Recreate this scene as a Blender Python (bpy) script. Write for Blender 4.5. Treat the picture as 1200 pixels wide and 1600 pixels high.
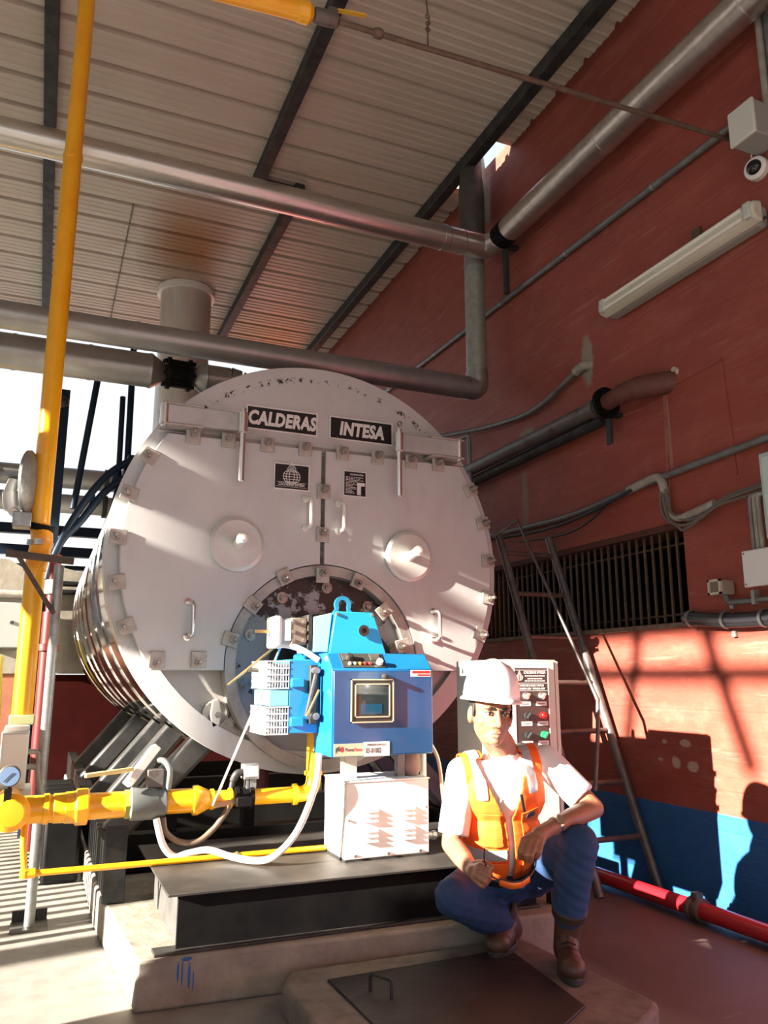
import bpy, bmesh, math, random
from mathutils import Vector as V, Matrix as M
random.seed(7)
S = bpy.context.scene; COL = S.collection
for o in list(bpy.data.objects): bpy.data.objects.remove(o)
PI = math.pi

# ---------------------------------------------------------------- camera
cd = bpy.data.cameras.new('camera'); cam = bpy.data.objects.new('camera', cd); COL.objects.link(cam)
cd.sensor_fit = 'VERTICAL'; cd.sensor_height = 24; cd.lens = 24*1240/1600; cd.clip_start = .02; cd.clip_end = 500
cam.location = (0, 0, 1.15)
cam.rotation_euler = (PI/2 + math.atan(260/1240), 0, -math.atan(540/1267))
S.camera = cam
# ---------------------------------------------------------------- sky, sun, exposure
w = bpy.data.worlds.new('sky'); S.world = w; w.use_nodes = True
nt = w.node_tree; nt.nodes.clear()
tc = nt.nodes.new('ShaderNodeTexCoord'); sx = nt.nodes.new('ShaderNodeSeparateXYZ'); rp = nt.nodes.new('ShaderNodeValToRGB')
bg = nt.nodes.new('ShaderNodeBackground'); ow = nt.nodes.new('ShaderNodeOutputWorld')
nt.links.new(tc.outputs['Generated'], sx.inputs[0]); nt.links.new(sx.outputs['Z'], rp.inputs[0])
nt.links.new(rp.outputs[0], bg.inputs[0]); nt.links.new(bg.outputs[0], ow.inputs[0])
rp.color_ramp.elements[0].position = 0; rp.color_ramp.elements[0].color = (1, .99, .97, 1)
rp.color_ramp.elements[1].position = .9; rp.color_ramp.elements[1].color = (.6, .76, 1, 1)
bg.inputs[1].default_value = .95
SUN_DIR = V((1, .167, -.348)).normalized()
sd = bpy.data.lights.new('sun', 'SUN'); sun = bpy.data.objects.new('sun', sd); COL.objects.link(sun)
sd.energy = 30; sd.color = (1, .89, .74); sd.angle = math.radians(.55)
sun.rotation_euler = SUN_DIR.to_track_quat('-Z', 'Y').to_euler(); sun.location = (-8, 0, 9)
vs = S.view_settings; vs.view_transform = 'Standard'; vs.look = 'None'; vs.gamma = 1; vs.use_curve_mapping = False; vs.exposure = .36

# ---------------------------------------------------------------- helpers
def mat(name, col, rough=.5, metal=0., col2=None, scale=6., lo=.4, hi=.65, bump=0., bscale=40., aniso=None, coat=0., trans=0., stretch=None, emit=None, alpha=1.):
    m = bpy.data.materials.new(name); m.use_nodes = True
    n = m.node_tree.nodes; l = m.node_tree.links; b = n['Principled BSDF']
    b.inputs['Base Color'].default_value = (*col, 1); b.inputs['Roughness'].default_value = rough; b.inputs['Metallic'].default_value = metal
    b.inputs['Coat Weight'].default_value = coat
    if trans: b.inputs['Transmission Weight'].default_value = trans
    if alpha < 1: b.inputs['Alpha'].default_value = alpha
    if emit: b.inputs['Emission Color'].default_value = (*emit[:3], 1); b.inputs['Emission Strength'].default_value = emit[3]
    if col2 or bump:
        t = n.new('ShaderNodeTexCoord'); src = t.outputs['Object']
        if stretch:
            mp = n.new('ShaderNodeMapping'); mp.inputs['Scale'].default_value = stretch; l.new(src, mp.inputs[0]); src = mp.outputs[0]
    if col2:
        x = n.new('ShaderNodeTexNoise'); x.inputs['Scale'].default_value = scale; x.inputs['Detail'].default_value = 8; x.inputs['Roughness'].default_value = .62
        l.new(src, x.inputs['Vector'])
        r = n.new('ShaderNodeValToRGB'); r.color_ramp.elements[0].position = lo; r.color_ramp.elements[1].position = hi
        r.color_ramp.elements[0].color = (*col, 1); r.color_ramp.elements[1].color = (*col2, 1)
        l.new(x.outputs[0], r.inputs[0]); l.new(r.outputs[0], b.inputs['Base Color'])
    if bump:
        x = n.new('ShaderNodeTexNoise'); x.inputs['Scale'].default_value = bscale; x.inputs['Detail'].default_value = 6; l.new(src, x.inputs['Vector'])
        p = n.new('ShaderNodeBump'); p.inputs['Strength'].default_value = bump; p.inputs['Distance'].default_value = .01
        l.new(x.outputs[0], p.inputs['Height']); l.new(p.outputs[0], b.inputs['Normal'])
    return m
class NG:
    """small node helper on a material made by mat()"""
    def __init__(s, m): s.n = m.node_tree.nodes; s.l = m.node_tree.links; s.b = s.n['Principled BSDF']
    def pos(s): return s.n.new('ShaderNodeNewGeometry').outputs['Position']
    def sep(s, v): x = s.n.new('ShaderNodeSeparateXYZ'); s.l.new(v, x.inputs[0]); return x.outputs
    def put(s, sock, v):
        if isinstance(v, (int, float)): sock.default_value = v
        elif isinstance(v, tuple): sock.default_value = (*v, 1) if len(v) == 3 else v
        else: s.l.new(v, sock)
    def m(s, op, a, b=0., c=None):
        x = s.n.new('ShaderNodeMath'); x.operation = op; s.put(x.inputs[0], a); s.put(x.inputs[1], b)
        if c is not None: s.put(x.inputs[2], c)
        return x.outputs[0]
    def noise(s, v, scale, detail=6, rough=.6, stretch=None):
        if stretch:
            mp = s.n.new('ShaderNodeMapping'); mp.inputs['Scale'].default_value = stretch; s.l.new(v, mp.inputs[0]); v = mp.outputs[0]
        x = s.n.new('ShaderNodeTexNoise'); x.inputs['Scale'].default_value = scale; x.inputs['Detail'].default_value = detail; x.inputs['Roughness'].default_value = rough
        s.l.new(v, x.inputs['Vector']); return x.outputs[0]
    def step(s, v, a, b):
        x = s.n.new('ShaderNodeMapRange'); x.inputs[1].default_value = a; x.inputs[2].default_value = b; s.put(x.inputs[0], v); return x.outputs[0]
    def mix(s, f, a, b):
        x = s.n.new('ShaderNodeMix'); x.data_type = 'RGBA'; s.put(x.inputs[0], f); s.put(x.inputs[6], a); s.put(x.inputs[7], b); return x.outputs[2]
    def bump(s, h, strength=.3, dist=.01):
        x = s.n.new('ShaderNodeBump'); x.inputs['Strength'].default_value = strength; x.inputs['Distance'].default_value = dist
        s.l.new(h, x.inputs['Height']); s.l.new(x.outputs[0], s.b.inputs['Normal'])
    def base(s, c): s.l.new(c, s.b.inputs['Base Color'])

ORG = {}
def props(o, label=None, cat=None, group=None, kind=None):
    if label: o['label'] = label
    if cat: o['category'] = cat
    if group: o['group'] = group
    if kind: o['kind'] = kind
    return o
def thing(name, loc, label=None, cat=None, group=None, kind=None, parent=None):
    o = bpy.data.objects.new(name, None); COL.objects.link(o); o.empty_display_size = .1
    loc = V(loc)
    if parent: o.parent = parent; o.location = loc - ORG[parent]
    else: o.location = loc
    ORG[o] = loc
    return props(o, label, cat, group, kind)
def frame(d):
    d = V(d).normalized(); a = V((0, 0, 1)) if abs(d.z) < .9 else V((1, 0, 0))
    x = a.cross(d).normalized(); return x, d.cross(x), d
class MB:
    def __init__(s): s.v = []; s.f = []; s.sm = []
    def add(s, vs, fs, sm=True):
        k = len(s.v); s.v += [V(p) for p in vs]; s.f += [tuple(i+k for i in f) for f in fs]; s.sm += [sm]*len(fs); return s
    def box(s, lo, hi, mtx=None):
        lo, hi = V(lo), V(hi)
        p = [V((x, y, z)) for z in (lo.z, hi.z) for y in (lo.y, hi.y) for x in (lo.x, hi.x)]
        if mtx: p = [mtx @ q for q in p]
        return s.add(p, [(0,2,3,1),(4,5,7,6),(0,1,5,4),(2,6,7,3),(0,4,6,2),(1,3,7,5)], False)
    def bar(s, p0, p1, a, b, up=None):
        """rectangular bar from p0 to p1, width a, height b"""
        p0, p1 = V(p0), V(p1); d = (p1-p0).normalized()
        if up is None: x, y, _ = frame(d)
        else: y = (V(up) - d*V(up).dot(d)).normalized(); x = y.cross(d)
        p = [q + x*a/2*i + y*b/2*j for q in (p0, p1) for i, j in ((-1,-1),(1,-1),(1,1),(-1,1))]
        return s.add(p, [(3,2,1,0),(4,5,6,7),(0,1,5,4),(1,2,6,5),(2,3,7,6),(3,0,4,7)], False)
    def cyl(s, p0, p1, r0, r1=None, n=16, cap=True):
        return s.lathe([(r0, 0), (r0 if r1 is None else r1, (V(p1)-V(p0)).length)], p0, V(p1)-V(p0), n, cap)
    def lathe(s, prof, o, axis=(0,0,1), n=16, cap=True, a0=0, a1=2*PI, xdir=None):
        x, y, d = frame(axis)
        if xdir is not None: x = V(xdir).normalized(); y = d.cross(x)
        full = abs(a1-a0-2*PI) < 1e-6; m = n if full else n+1
        vs = []
        for r, h in prof:
            for i in range(m):
                a = a0 + (a1-a0)*i/n; vs.append(V(o) + d*h + (x*math.cos(a)+y*math.sin(a))*r)
        fs = []
        for k in range(len(prof)-1):
            for i in range(n):
                j = (i+1) % m; fs.append((k*m+i, k*m+j, (k+1)*m+j, (k+1)*m+i))
        if cap and full:
            if prof[0][0] > 1e-6: fs.append(tuple(range(m-1, -1, -1)))
            if prof[-1][0] > 1e-6: fs.append(tuple((len(prof)-1)*m+i for i in range(m)))
        return s.add(vs, fs)
    def ring(s, o, axis, r0, r1, h, n=32):
        return s.lathe([(r0,0),(r1,0),(r1,h),(r0,h),(r0,0)], o, axis, n, False)
    def tube(s, pts, r, n=10, cap=True):
        pts = [V(p) for p in pts]; rs = r if isinstance(r, (list, tuple)) else [r]*len(pts)
        x = None; vs = []; fs = []
        for i, p in enumerate(pts):
            d = ((pts[i+1]-p).normalized() if i < len(pts)-1 else V()) + ((p-pts[i-1]).normalized() if i else V())
            d = d.normalized()
            if x is None: x = frame(d)[0]
            x = (x - d*x.dot(d)).normalized(); y = d.cross(x)
            vs += [p + (x*math.cos(2*PI*k/n) + y*math.sin(2*PI*k/n))*rs[i] for k in range(n)]
        for i in range(len(pts)-1):
            for k in range(n):
                j = (k+1) % n; fs.append((i*n+k, i*n+j, (i+1)*n+j, (i+1)*n+k))
        if cap: fs.append(tuple(range(n-1, -1, -1))); fs.append(tuple((len(pts)-1)*n+k for k in range(n)))
        return s.add(vs, fs)
    def prism(s, poly, o, ux, uy, depth):
        """poly [(a,b)] on plane o + ux*a + uy*b, extruded by the vector depth"""
        o, ux, uy, dp = V(o), V(ux), V(uy), V(depth); n = len(poly)
        a = [o + ux*p[0] + uy*p[1] for p in poly]
        return s.add(a + [q+dp for q in a], [tuple(range(n)), tuple(range(2*n-1, n-1, -1))] + [(i, i+n, (i+1) % n + n, (i+1) % n) for i in range(n)], False)
    def ball(s, c, r, nu=16, nv=10, mtx=None):
        r = V((r, r, r)) if isinstance(r, (int, float)) else V(r); vs = []; fs = []
        for j in range(nv+1):
            t = PI*j/nv
            for i in range(nu):
                a = 2*PI*i/nu; q = V((r.x*math.sin(t)*math.cos(a), r.y*math.sin(t)*math.sin(a), r.z*math.cos(t)))
                vs.append(V(c) + (mtx @ q if mtx else q))
        for j in range(nv):
            for i in range(nu):
                k = (i+1) % nu; fs.append((j*nu+i, (j+1)*nu+i, (j+1)*nu+k, j*nu+k))
        return s.add(vs, fs)
    def hexa(s, p, axis, r, h): return s.lathe([(r, 0), (r, h)], p, axis, 6)
    def build(s, name, m, parent=None, bev=0, label=None, cat=None, group=None, kind=None, org=None, ang=38, segs=2):
        if org is None:
            if parent is not None: org = ORG[parent]
            else:
                xs = [p.x for p in s.v]; ys = [p.y for p in s.v]; org = V(((min(xs)+max(xs))/2, (min(ys)+max(ys))/2, min(p.z for p in s.v)))
        org = V(org)
        me = bpy.data.meshes.new(name); me.from_pydata([p-org for p in s.v], [], s.f); me.update()
        bm = bmesh.new(); bm.from_mesh(me); bmesh.ops.remove_doubles(bm, verts=bm.verts, dist=1e-5); bmesh.ops.recalc_face_normals(bm, faces=bm.faces); bm.to_mesh(me); bm.free()
        for p in me.polygons: p.use_smooth = True
        me.set_sharp_from_angle(angle=math.radians(ang))
        me.materials.append(m)
        o = bpy.data.objects.new(name, me); COL.objects.link(o)
        ORG[o] = org
        if parent is not None: o.parent = parent; o.location = org - ORG[parent]
        else: o.location = org
        if bev:
            b = o.modifiers.new('bevel', 'BEVEL'); b.width = bev; b.segments = segs; b.limit_method = 'ANGLE'; b.angle_limit = math.radians(40)
        return props(o, label, cat, group, kind)
def inst(src, parent, loc, rot=None, name=None):
    """copy of a one-mesh part sharing its mesh, put at loc (world) under parent"""
    o = src.copy(); COL.objects.link(o); o.parent = parent
    if name: o.name = name
    loc = V(loc); ORG[o] = loc
    o.matrix_parent_inverse = M.Identity(4)
    o.matrix_local = M.Translation(loc - ORG[parent]) @ (rot.to_4x4() if rot else M.Identity(4))
    return o
def fil(pts, r, n=6):
    """polyline with rounded corners"""
    pts = [V(p) for p in pts]; out = [pts[0]]
    for i in range(1, len(pts)-1):
        p = pts[i]; a = (pts[i-1]-p); b = (pts[i+1]-p); k = min(r, a.length*.49, b.length*.49)
        a = p + a.normalized()*k; b = p + b.normalized()*k
        out += [a*(1-t)**2 + p*2*t*(1-t) + b*t*t for t in [j/n for j in range(n+1)]]
    return out + [pts[-1]]
def spline(pts, n=8):
    """Catmull-Rom through pts"""
    pts = [V(p) for p in pts]; q = [pts[0]*2-pts[1]] + pts + [pts[-1]*2-pts[-2]]; out = []
    for i in range(1, len(q)-2):
        a, b, c, d = q[i-1:i+3]
        for k in range(n):
            t = k/n; out.append(.5*((2*b) + (c-a)*t + (2*a-5*b+4*c-d)*t*t + (3*b-a-3*c+d)*t**3))
    return out + [pts[-1]]
FACE_CAM = M.Rotation(PI/2, 3, 'X')          # text plane facing -Y
def text(body, size, loc, m, parent, name='lettering', rot=None, shear=0, offset=0, ext=.0008, wid=1., align='CENTER', space=1.):
    c = bpy.data.curves.new('t', 'FONT'); c.body = body; c.size = size; c.shear = shear; c.offset = offset; c.extrude = ext
    c.align_x = align; c.align_y = 'CENTER'; c.space_character = space; c.resolution_u = 3
    t = bpy.data.objects.new('t', c); me = bpy.data.meshes.new_from_object(t)
    me.name = name; bpy.data.objects.remove(t); bpy.data.curves.remove(c)
    me.transform((rot or FACE_CAM).to_4x4() @ M.Diagonal((wid, 1, 1, 1)))
    me.materials.clear(); me.materials.append(m)
    o = bpy.data.objects.new(name, me); COL.objects.link(o); o.parent = parent; o.location = V(loc) - ORG[parent]; ORG[o] = V(loc)
    return o

# ---------------------------------------------------------------- materials
K = {}
K['steel_dark'] = mat('dark painted steel', (.028, .03, .032), .5, .2, (.06, .058, .055), 9, bump=.1)
K['navy'] = mat('navy painted steel', (.012, .022, .04), .45, .2)
K['black'] = mat('black paint', (.0035, .0035, .004), .55, 0, (.008, .008, .008), 5)
K['iron'] = mat('grey rusty iron', (.14, .135, .13), .5, .5, (.09, .06, .04), 14, .5, .7, .2)
K['galv'] = mat('galvanised steel', (.36, .38, .38), .42, .6, (.25, .27, .27), 22)
K['conduit'] = mat('grey conduit', (.19, .2, .2), .45, .35, (.13, .13, .13), 12)
K['pvc'] = mat('dusty grey pvc', (.34, .32, .28), .55, 0, (.24, .22, .19), 14)
K['cable'] = mat('black cable', (.025, .026, .03), .4)
K['clad'] = mat('aluminium pipe cladding', (.62, .6, .57), .3, .9, (.5, .48, .45), 3, bump=.12, bscale=12, stretch=(.6, 4, 4))
K['clad_dull'] = mat('dull grey pipe cladding', (.36, .36, .355), .38, .75, (.28, .28, .28), 4, bump=.1, bscale=10)
K['clad_pale'] = mat('weathered pale cladding', (.34, .37, .34), .5, .5, (.26, .27, .25), 12)
K['alu'] = mat('aluminium boiler paint', (.54, .55, .56), .42, .25, (.47, .475, .48), 3.5, .35, .7, .05, 60)
K['alu_dark'] = mat('grimy aluminium paint', (.42, .4, .38), .45, .25, (.3, .27, .25), 7)
K['white_metal'] = mat('cream metal', (.74, .73, .68), .4, .1)
K['bolt'] = mat('bolt steel', (.4, .38, .35), .35, .85, (.2, .17, .15), 40)
K['chrome'] = mat('handle chrome', (.75, .73, .7), .22, .9)
K['yellow'] = mat('yellow gas paint', (.88, .44, .008), .32, 0, (.84, .38, .006), 9, coat=.3)
K['blue'] = mat('burner blue paint', (.008, .13, .36), .3, 0, (.01, .15, .4), 6, coat=.35, bump=.03)
K['cyan'] = mat('light blue paint', (.012, .36, .68), .32, 0, coat=.3)
K['white'] = mat('white enamel', (.8, .79, .78), .35, 0, (.73, .72, .71), 5)
K['panel'] = mat('beige enamel', (.62, .62, .53), .4)
K['red'] = mat('red pipe paint', (.42, .012, .02), .3, 0, coat=.3)
K['red_dark'] = mat('dark red pipe paint', (.09, .005, .006), .4)
K['plate'] = mat('black enamelled plate', (.01, .011, .013), .3)
K['print'] = mat('silver print', (.72, .72, .7), .4, .2)
K['glass'] = mat('dark window glass', (.02, .03, .035), .06)
K['rubber'] = mat('rubber', (.03, .03, .03), .6)
K['hose_brown'] = mat('brown hose', (.14, .1, .07), .5)
K['hose_white'] = mat('white hose', (.76, .74, .7), .45)
K['brass'] = mat('brass rod', (.36, .25, .12), .35, .8)
K['valve_grey'] = mat('grey valve body', (.13, .15, .15), .5, .2, (.19, .2, .19), 9)

for k_ in ('black', 'steel_dark', 'navy'):
    K[k_].node_tree.nodes['Principled BSDF'].inputs['Specular IOR Level'].default_value = .14
# ================================================================ SETTING
# ---- floor
m = mat('floor', (.5, .5, .5), .6); g = NG(m); p = g.pos(); xyz = g.sep(p)
n1 = g.noise(p, 1.3, 8); n2 = g.noise(p, 9, 8)
edge = g.m('ADD', xyz[0], g.m('MULTIPLY', g.m('SUBTRACT', n1, .5), .5))
grey = g.mix(g.step(n2, .35, .7), (.27, .265, .25), (.2, .195, .18))
red = g.mix(g.step(n1, .35, .65), (.068, .041, .037), (.105, .068, .059))
c = g.mix(g.step(edge, 1.85, 2.2), grey, red)
scr = g.step(g.noise(p, 5, 10, .7, (1, 6, 1)), .62, .7)
g.base(g.mix(g.m('MULTIPLY', scr, .35), c, (.42, .37, .32))); g.bump(n2, .12)
K['floor'] = m
fl = MB(); NX, NY = 6, 6
fl.add([(-40,-30,0),(3.9,-30,0),(3.9,60,0),(-40,60,0)], [(0,1,2,3)])
fl.build('floor', m, kind='structure', label='grey concrete floor turning red-brown beside the wall', org=(0,0,0))
# ---- right wall: red plaster above a blue dado, barred opening
m = mat('wall', (.3, .05, .03), .62); g = NG(m); p = g.pos(); xyz = g.sep(p)
n1 = g.noise(p, .9, 8, .6); n2 = g.noise(p, 7, 8, .65); n3 = g.noise(p, 2.2, 9, .7, (1, 1, 3.5))
r = g.mix(g.step(n1, .3, .7), (.3, .06, .036), (.215, .041, .028))
r = g.mix(g.m('MULTIPLY', g.step(n3, .48, .72), .6), r, (.36, .105, .075))
r = g.mix(g.m('MULTIPLY', g.step(n2, .56, .72), .35), r, (.3, .13, .09))
scr = g.noise(p, 3.2, 8, .75, (1, .35, 5))
r = g.mix(g.m('MULTIPLY', g.step(scr, .585, .66), .45), r, (.4, .18, .135))
def patch(r, y, z, ry, rz, col, k=1.):
    dy = g.m('DIVIDE', g.m('SUBTRACT', xyz[1], y), ry); dz = g.m('DIVIDE', g.m('SUBTRACT', xyz[2], z), rz)
    d = g.m('SQRT', g.m('ADD', g.m('MULTIPLY', dy, dy), g.m('MULTIPLY', dz, dz)))
    d = g.m('ADD', d, g.m('MULTIPLY', g.m('SUBTRACT', n2, .5), 1.6))
    return g.mix(g.m('MULTIPLY', g.step(d, 1.05, .7), k), r, col)
for a in [(4.17,3.3,.07,.2,(.27,.22,.17)), (4.95,2.92,.12,.14,(.24,.2,.13)), (5.0,2.45,.05,.28,(.2,.15,.11),.8), 
          (3.46,2.55,.016,.3,(.28,.17,.13),.7), (3.6,.69,.035,.035,(.42,.3,.24)), (3.47,.68,.045,.03,(.42,.3,.24)), (3.52,.8,.04,.02,(.4,.28,.22)), (3.68,.8,.02,.012,(.4,.28,.22)), (3.72,.7,.025,.01,(.4,.28,.22)), (3.35,1.45,.08,.03,(.3,.24,.17))]:
    r = patch(r, *a)
edge = g.m('ADD', xyz[2], g.m('MULTIPLY', g.m('SUBTRACT', n2, .5), .012))
blue = g.mix(g.step(n2, .4, .75), (.012, .1, .3), (.02, .13, .34))
g.base(g.mix(g.step(edge, .468, .46), r, blue))
crs = g.m('FRACT', g.m('DIVIDE', g.m('ADD', xyz[2], .02), .2))
mort = g.m('ADD', g.step(crs, .045, .0), g.step(crs, .955, 1.))
h = g.m('SUBTRACT', g.m('ADD', g.m('MULTIPLY', n2, .5), n3), g.m('MULTIPLY', mort, .16))
g.bump(h, .45, .02)
K['wall'] = m
WY0, WY1, WZ0, WZ1 = 3.41, 5.75, 1.455, 2.0           # the opening
wm = MB()
for y0, y1, z0, z1 in ((-10, WY0, 0, 5.6), (WY1, 14, 0, 5.6), (WY0, WY1, 0, WZ0), (WY0, WY1, WZ1, 5.6)):
    wm.box((3.3, y0, z0), (3.58, y1, z1))
wall = wm.build('wall_right', m, kind='structure', label='tall red plastered wall with a blue painted foot', org=(3.3, 0, 0))
# filled-in doorway outlines: shallow raised plaster beads on the wall
bead = mat('plaster bead', (.33, .11, .075), .7, 0, (.24, .06, .04), 20, bump=.4)
for k, (a, b) in enumerate((((3.3,3.47,2.9),(3.3,3.5,2.05)), ((3.3,3.46,2.84),(3.3,3.03,2.86)), ((3.3,3.03,2.86),(3.3,3.0,2.2)))):
    MB().bar(a, b, .018, .012, (1,0,0)).build('plaster_bead', bead if k == 0 else K['wall'], wall)
# ---- barred window in that opening
wn = thing('window_1', (3.4, 4.6, WZ0), kind='structure', label='long barred ventilation opening low in the red wall')
sill = mat('rough sill', (.2, .14, .1), .8, 0, (.12, .08, .06), 20, bump=.5)
MB().box((3.29, WY0-.01, WZ0-.025), (3.56, WY1, WZ0+.005)).build('window_sill', sill, wn, .006)
MB().box((3.295, WY0-.03, WZ1-.01), (3.55, WY1, WZ1+.03)).build('lintel', mat('lintel', (.07, .02, .015), .8), wn, .004)
bar0 = None; barm = mat('rusty bar', (.085, .07, .055), .55, .3, (.16, .09, .04), 30)
k = 0; y = WY0 + .03
while y < WY1:
    if bar0 is None:
        bar0 = MB().box((-.006, -.0065, 0), (.006, .0065, WZ1-WZ0)).build('window_bar', barm, wn, org=(0,0,0)); bar0.location = V((3.34, y, WZ0)) - ORG[wn]; ORG[bar0] = V((3.34, y, WZ0))
    else: inst(bar0, wn, (3.34, y, WZ0))
    y += .068; k += 1
MB().box((3.375, WY0, WZ0+.05), (3.385, WY1, WZ0+.062)).box((3.375, WY0, WZ1-.09), (3.385, WY1, WZ1-.078)).build('cross_rail', barm, wn)
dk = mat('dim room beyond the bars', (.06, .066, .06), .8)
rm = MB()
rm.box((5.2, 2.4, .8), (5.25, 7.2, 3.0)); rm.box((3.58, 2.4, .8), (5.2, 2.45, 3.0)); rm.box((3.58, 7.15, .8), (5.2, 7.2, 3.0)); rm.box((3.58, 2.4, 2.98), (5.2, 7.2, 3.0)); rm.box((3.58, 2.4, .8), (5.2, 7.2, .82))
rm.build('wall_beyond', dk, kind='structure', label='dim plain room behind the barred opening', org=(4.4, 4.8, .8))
MB().box((3.7, 3.46, 1.3), (3.9, 3.62, 1.82)).build('duct', mat('duct', (.2, .24, .22), .6), wn)
# ---- roof: corrugated sheets on dark beams
m = mat('roof sheet', (.52, .47, .4), .38); g = NG(m); p = g.pos(); xyz = g.sep(p)
n1 = g.noise(p, .8, 6); n2 = g.noise(p, 6, 8, .65, (.3, 1, 1))
c = g.mix(g.step(n1, .3, .7), (.56, .51, .44), (.47, .42, .355))
c = g.mix(g.m('MULTIPLY', g.step(n2, .55, .75), .35), c, (.35, .29, .22))
def blot(c, x, y, rx, ry, col, k):
    dx = g.m('ABSOLUTE', g.m('DIVIDE', g.m('SUBTRACT', xyz[0], x), rx)); dy = g.m('DIVIDE', g.m('SUBTRACT', xyz[1], y), ry)
    d = g.m('SQRT', g.m('ADD', g.m('POWER', dx, 4.), g.m('MULTIPLY', dy, dy))); d = g.m('ADD', d, g.m('MULTIPLY', g.m('SUBTRACT', n1, .5), .5))
    return g.mix(g.m('MULTIPLY', g.step(d, 1.15, .2), k), c, col)
c = blot(c, 1.06, 7.7, .46, 1.0, (.3, .13, .035), .85)
c = blot(c, 2.3, 9.6, .7, .9, (.4, .27, .08), .55)
speck = g.step(g.noise(p, 3.1, 2, .5), .765, .775); c = g.mix(speck, c, (.08, .05, .03))
g.base(c); K['roof'] = m
ceil = thing('ceiling', (0, 4, 5.45), kind='structure', label='pale corrugated shed roof on dark beams')
def sheet(x0, x1, y0, n, dz=0., name='roof_sheet'):
    prof = []
    for k in range(n):
        b = y0 + .35*k
        prof += [(b, 0), (b+.012, .035), (b+.05, .035), (b+.062, 0)]
        for c_ in (.13, .205, .28): prof += [(b+c_-.016, 0), (b+c_-.004, -.007), (b+c_+.004, -.007), (b+c_+.016, 0)]
    prof.append((y0 + .35*n, 0))
    vs = [(x, y, 5.54+dz+h) for x in (x0, x1) for y, h in prof]; q = len(prof)
    return MB().add(vs, [(i, i+1, q+i+1, q+i) for i in range(q-1)]).build(name, K['roof'], ceil, ang=10)
XL = -8.5
for k in range(-13, 5):
    y0 = 5.02 + 1.05*k
    if k == 0:
        sheet(XL, 3.09, y0, 3); sheet(3.09, 3.3, y0 + .7, 1)
    elif k >= 2: sheet(XL, .47, y0, 3); sheet(.47, 3.3, y0, 3)
    else: sheet(XL, 3.3, y0, 3)
bm_ = K['steel_dark']
def beam(x, y0, y1):
    MB().box((x-.045, y0, 5.42), (x+.045, y1, 5.532)).build('roof_beam', bm_, ceil, .004)
for a in ((1.44, -8.6, 6.4), (1.82, 6.2, 10.2), (3.03, -8.6, 10.2), (-.27, -8.6, 10.2), (-2.2, -8.6, 10.2), (-4.2, -8.6, 10.2), (-6.2, -8.6, 10.2), (-8.3, -8.6, 10.2)): beam(*a)
MB().box((1.40, 6.25, 5.425), (1.78, 6.35, 5.53)).build('beam_splice', bm_, ceil, .004)

lap = mat('dark lap seam', (.09, .075, .06), .7, 0, (.3, .26, .2), 30)
for k in range(9): MB().box((.458, 7.13+.35*k, 5.53), (.474, 7.46+.35*k, 5.541)).build('sheet_lap', lap, ceil)
# ================================================================ BOILER
BX, BZ, BY = 1.40, 1.795, 4.20
# concrete plinth and skid
conc = mat('plinth concrete', (.32, .295, .25), .8, 0, (.22, .195, .16), 7, .35, .65, .7, 16)
g = NG(conc)
pl = thing('concrete_plinth', (1.3, 6, 0), 'long rough concrete plinth under the boiler with blue paint drips', 'plinth')
MB().prism([(.40, 3.17), (2.2, 3.08), (2.45, 3.4), (2.45, 9.3), (.33, 9.3), (.33, 4.3)], (0,0,0), (1,0,0), (0,1,0), (0,0,.17)).build('plinth_block', conc, pl, .012)
drip = mat('blue drip paint', (.02, .11, .36), .5)
for x, z0, z1, r in ((.545, .155, .085, .004), (.56, .16, .07, .003), (.585, .15, .06, .005), (.6, .12, .05, .0025), (.575, .166, .152, .02)):
    MB().ball((x, 3.17 - .05*(x-.4), (z0+z1)/2), (r, .0016, (z0-z1)/2), 8, 6).build('paint_drip', drip, pl)
sk = thing('boiler_skid', (1.3, 5, .17), 'black painted steel skid carrying the boiler on the plinth', 'skid')
topm = mat('scuffed black plate', (.022, .021, .02), .55, .0, (.07, .062, .055), 4, .45, .75)
MB().box((.54, 3.21, .172), (2.1, 3.22, .365)).build('front_web', K['black'], sk, .003)
MB().box((.50, 3.185, .365), (2.1, 4.15, .375)).build('top_plate', topm, sk, .002)
MB().box((.46, 3.18, .17), (2.1, 3.26, .182)).build('bottom_flange', topm, sk, .003)
MB().prism([(3.22, .18), (3.22, .365), (3.9, .365), (3.9, .18)], (.55,0,0), (0,1,0), (0,0,1), (.012,0,0)).build('side_web', mat('scuffed grey web', (.09, .09, .09), .5, .1, (.05, .05, .05), 8), sk)
MB().box((.345, 3.98, .172), (.425, 9.2, .40)).build('side_rail', K['black'], sk, .006)
MB().box((2.25, 3.98, .172), (2.35, 9.2, .40)).build('side_rail', K['black'], sk, .006)
MB().box((.335, 3.96, .175), (.43, 3.98, .5)).build('rail_end_plate', K['steel_dark'], sk, .003)
for y in (4.5, 5.6, 6.8, 8.0): MB().box((.43, y, .18), (2.25, y+.12, .36)).build('cross_member', K['black'], sk, .004)

bo = thing('boiler', (BX, 6.5, .6), 'huge round silver steam boiler with two bolted front doors', 'boiler')
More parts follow.
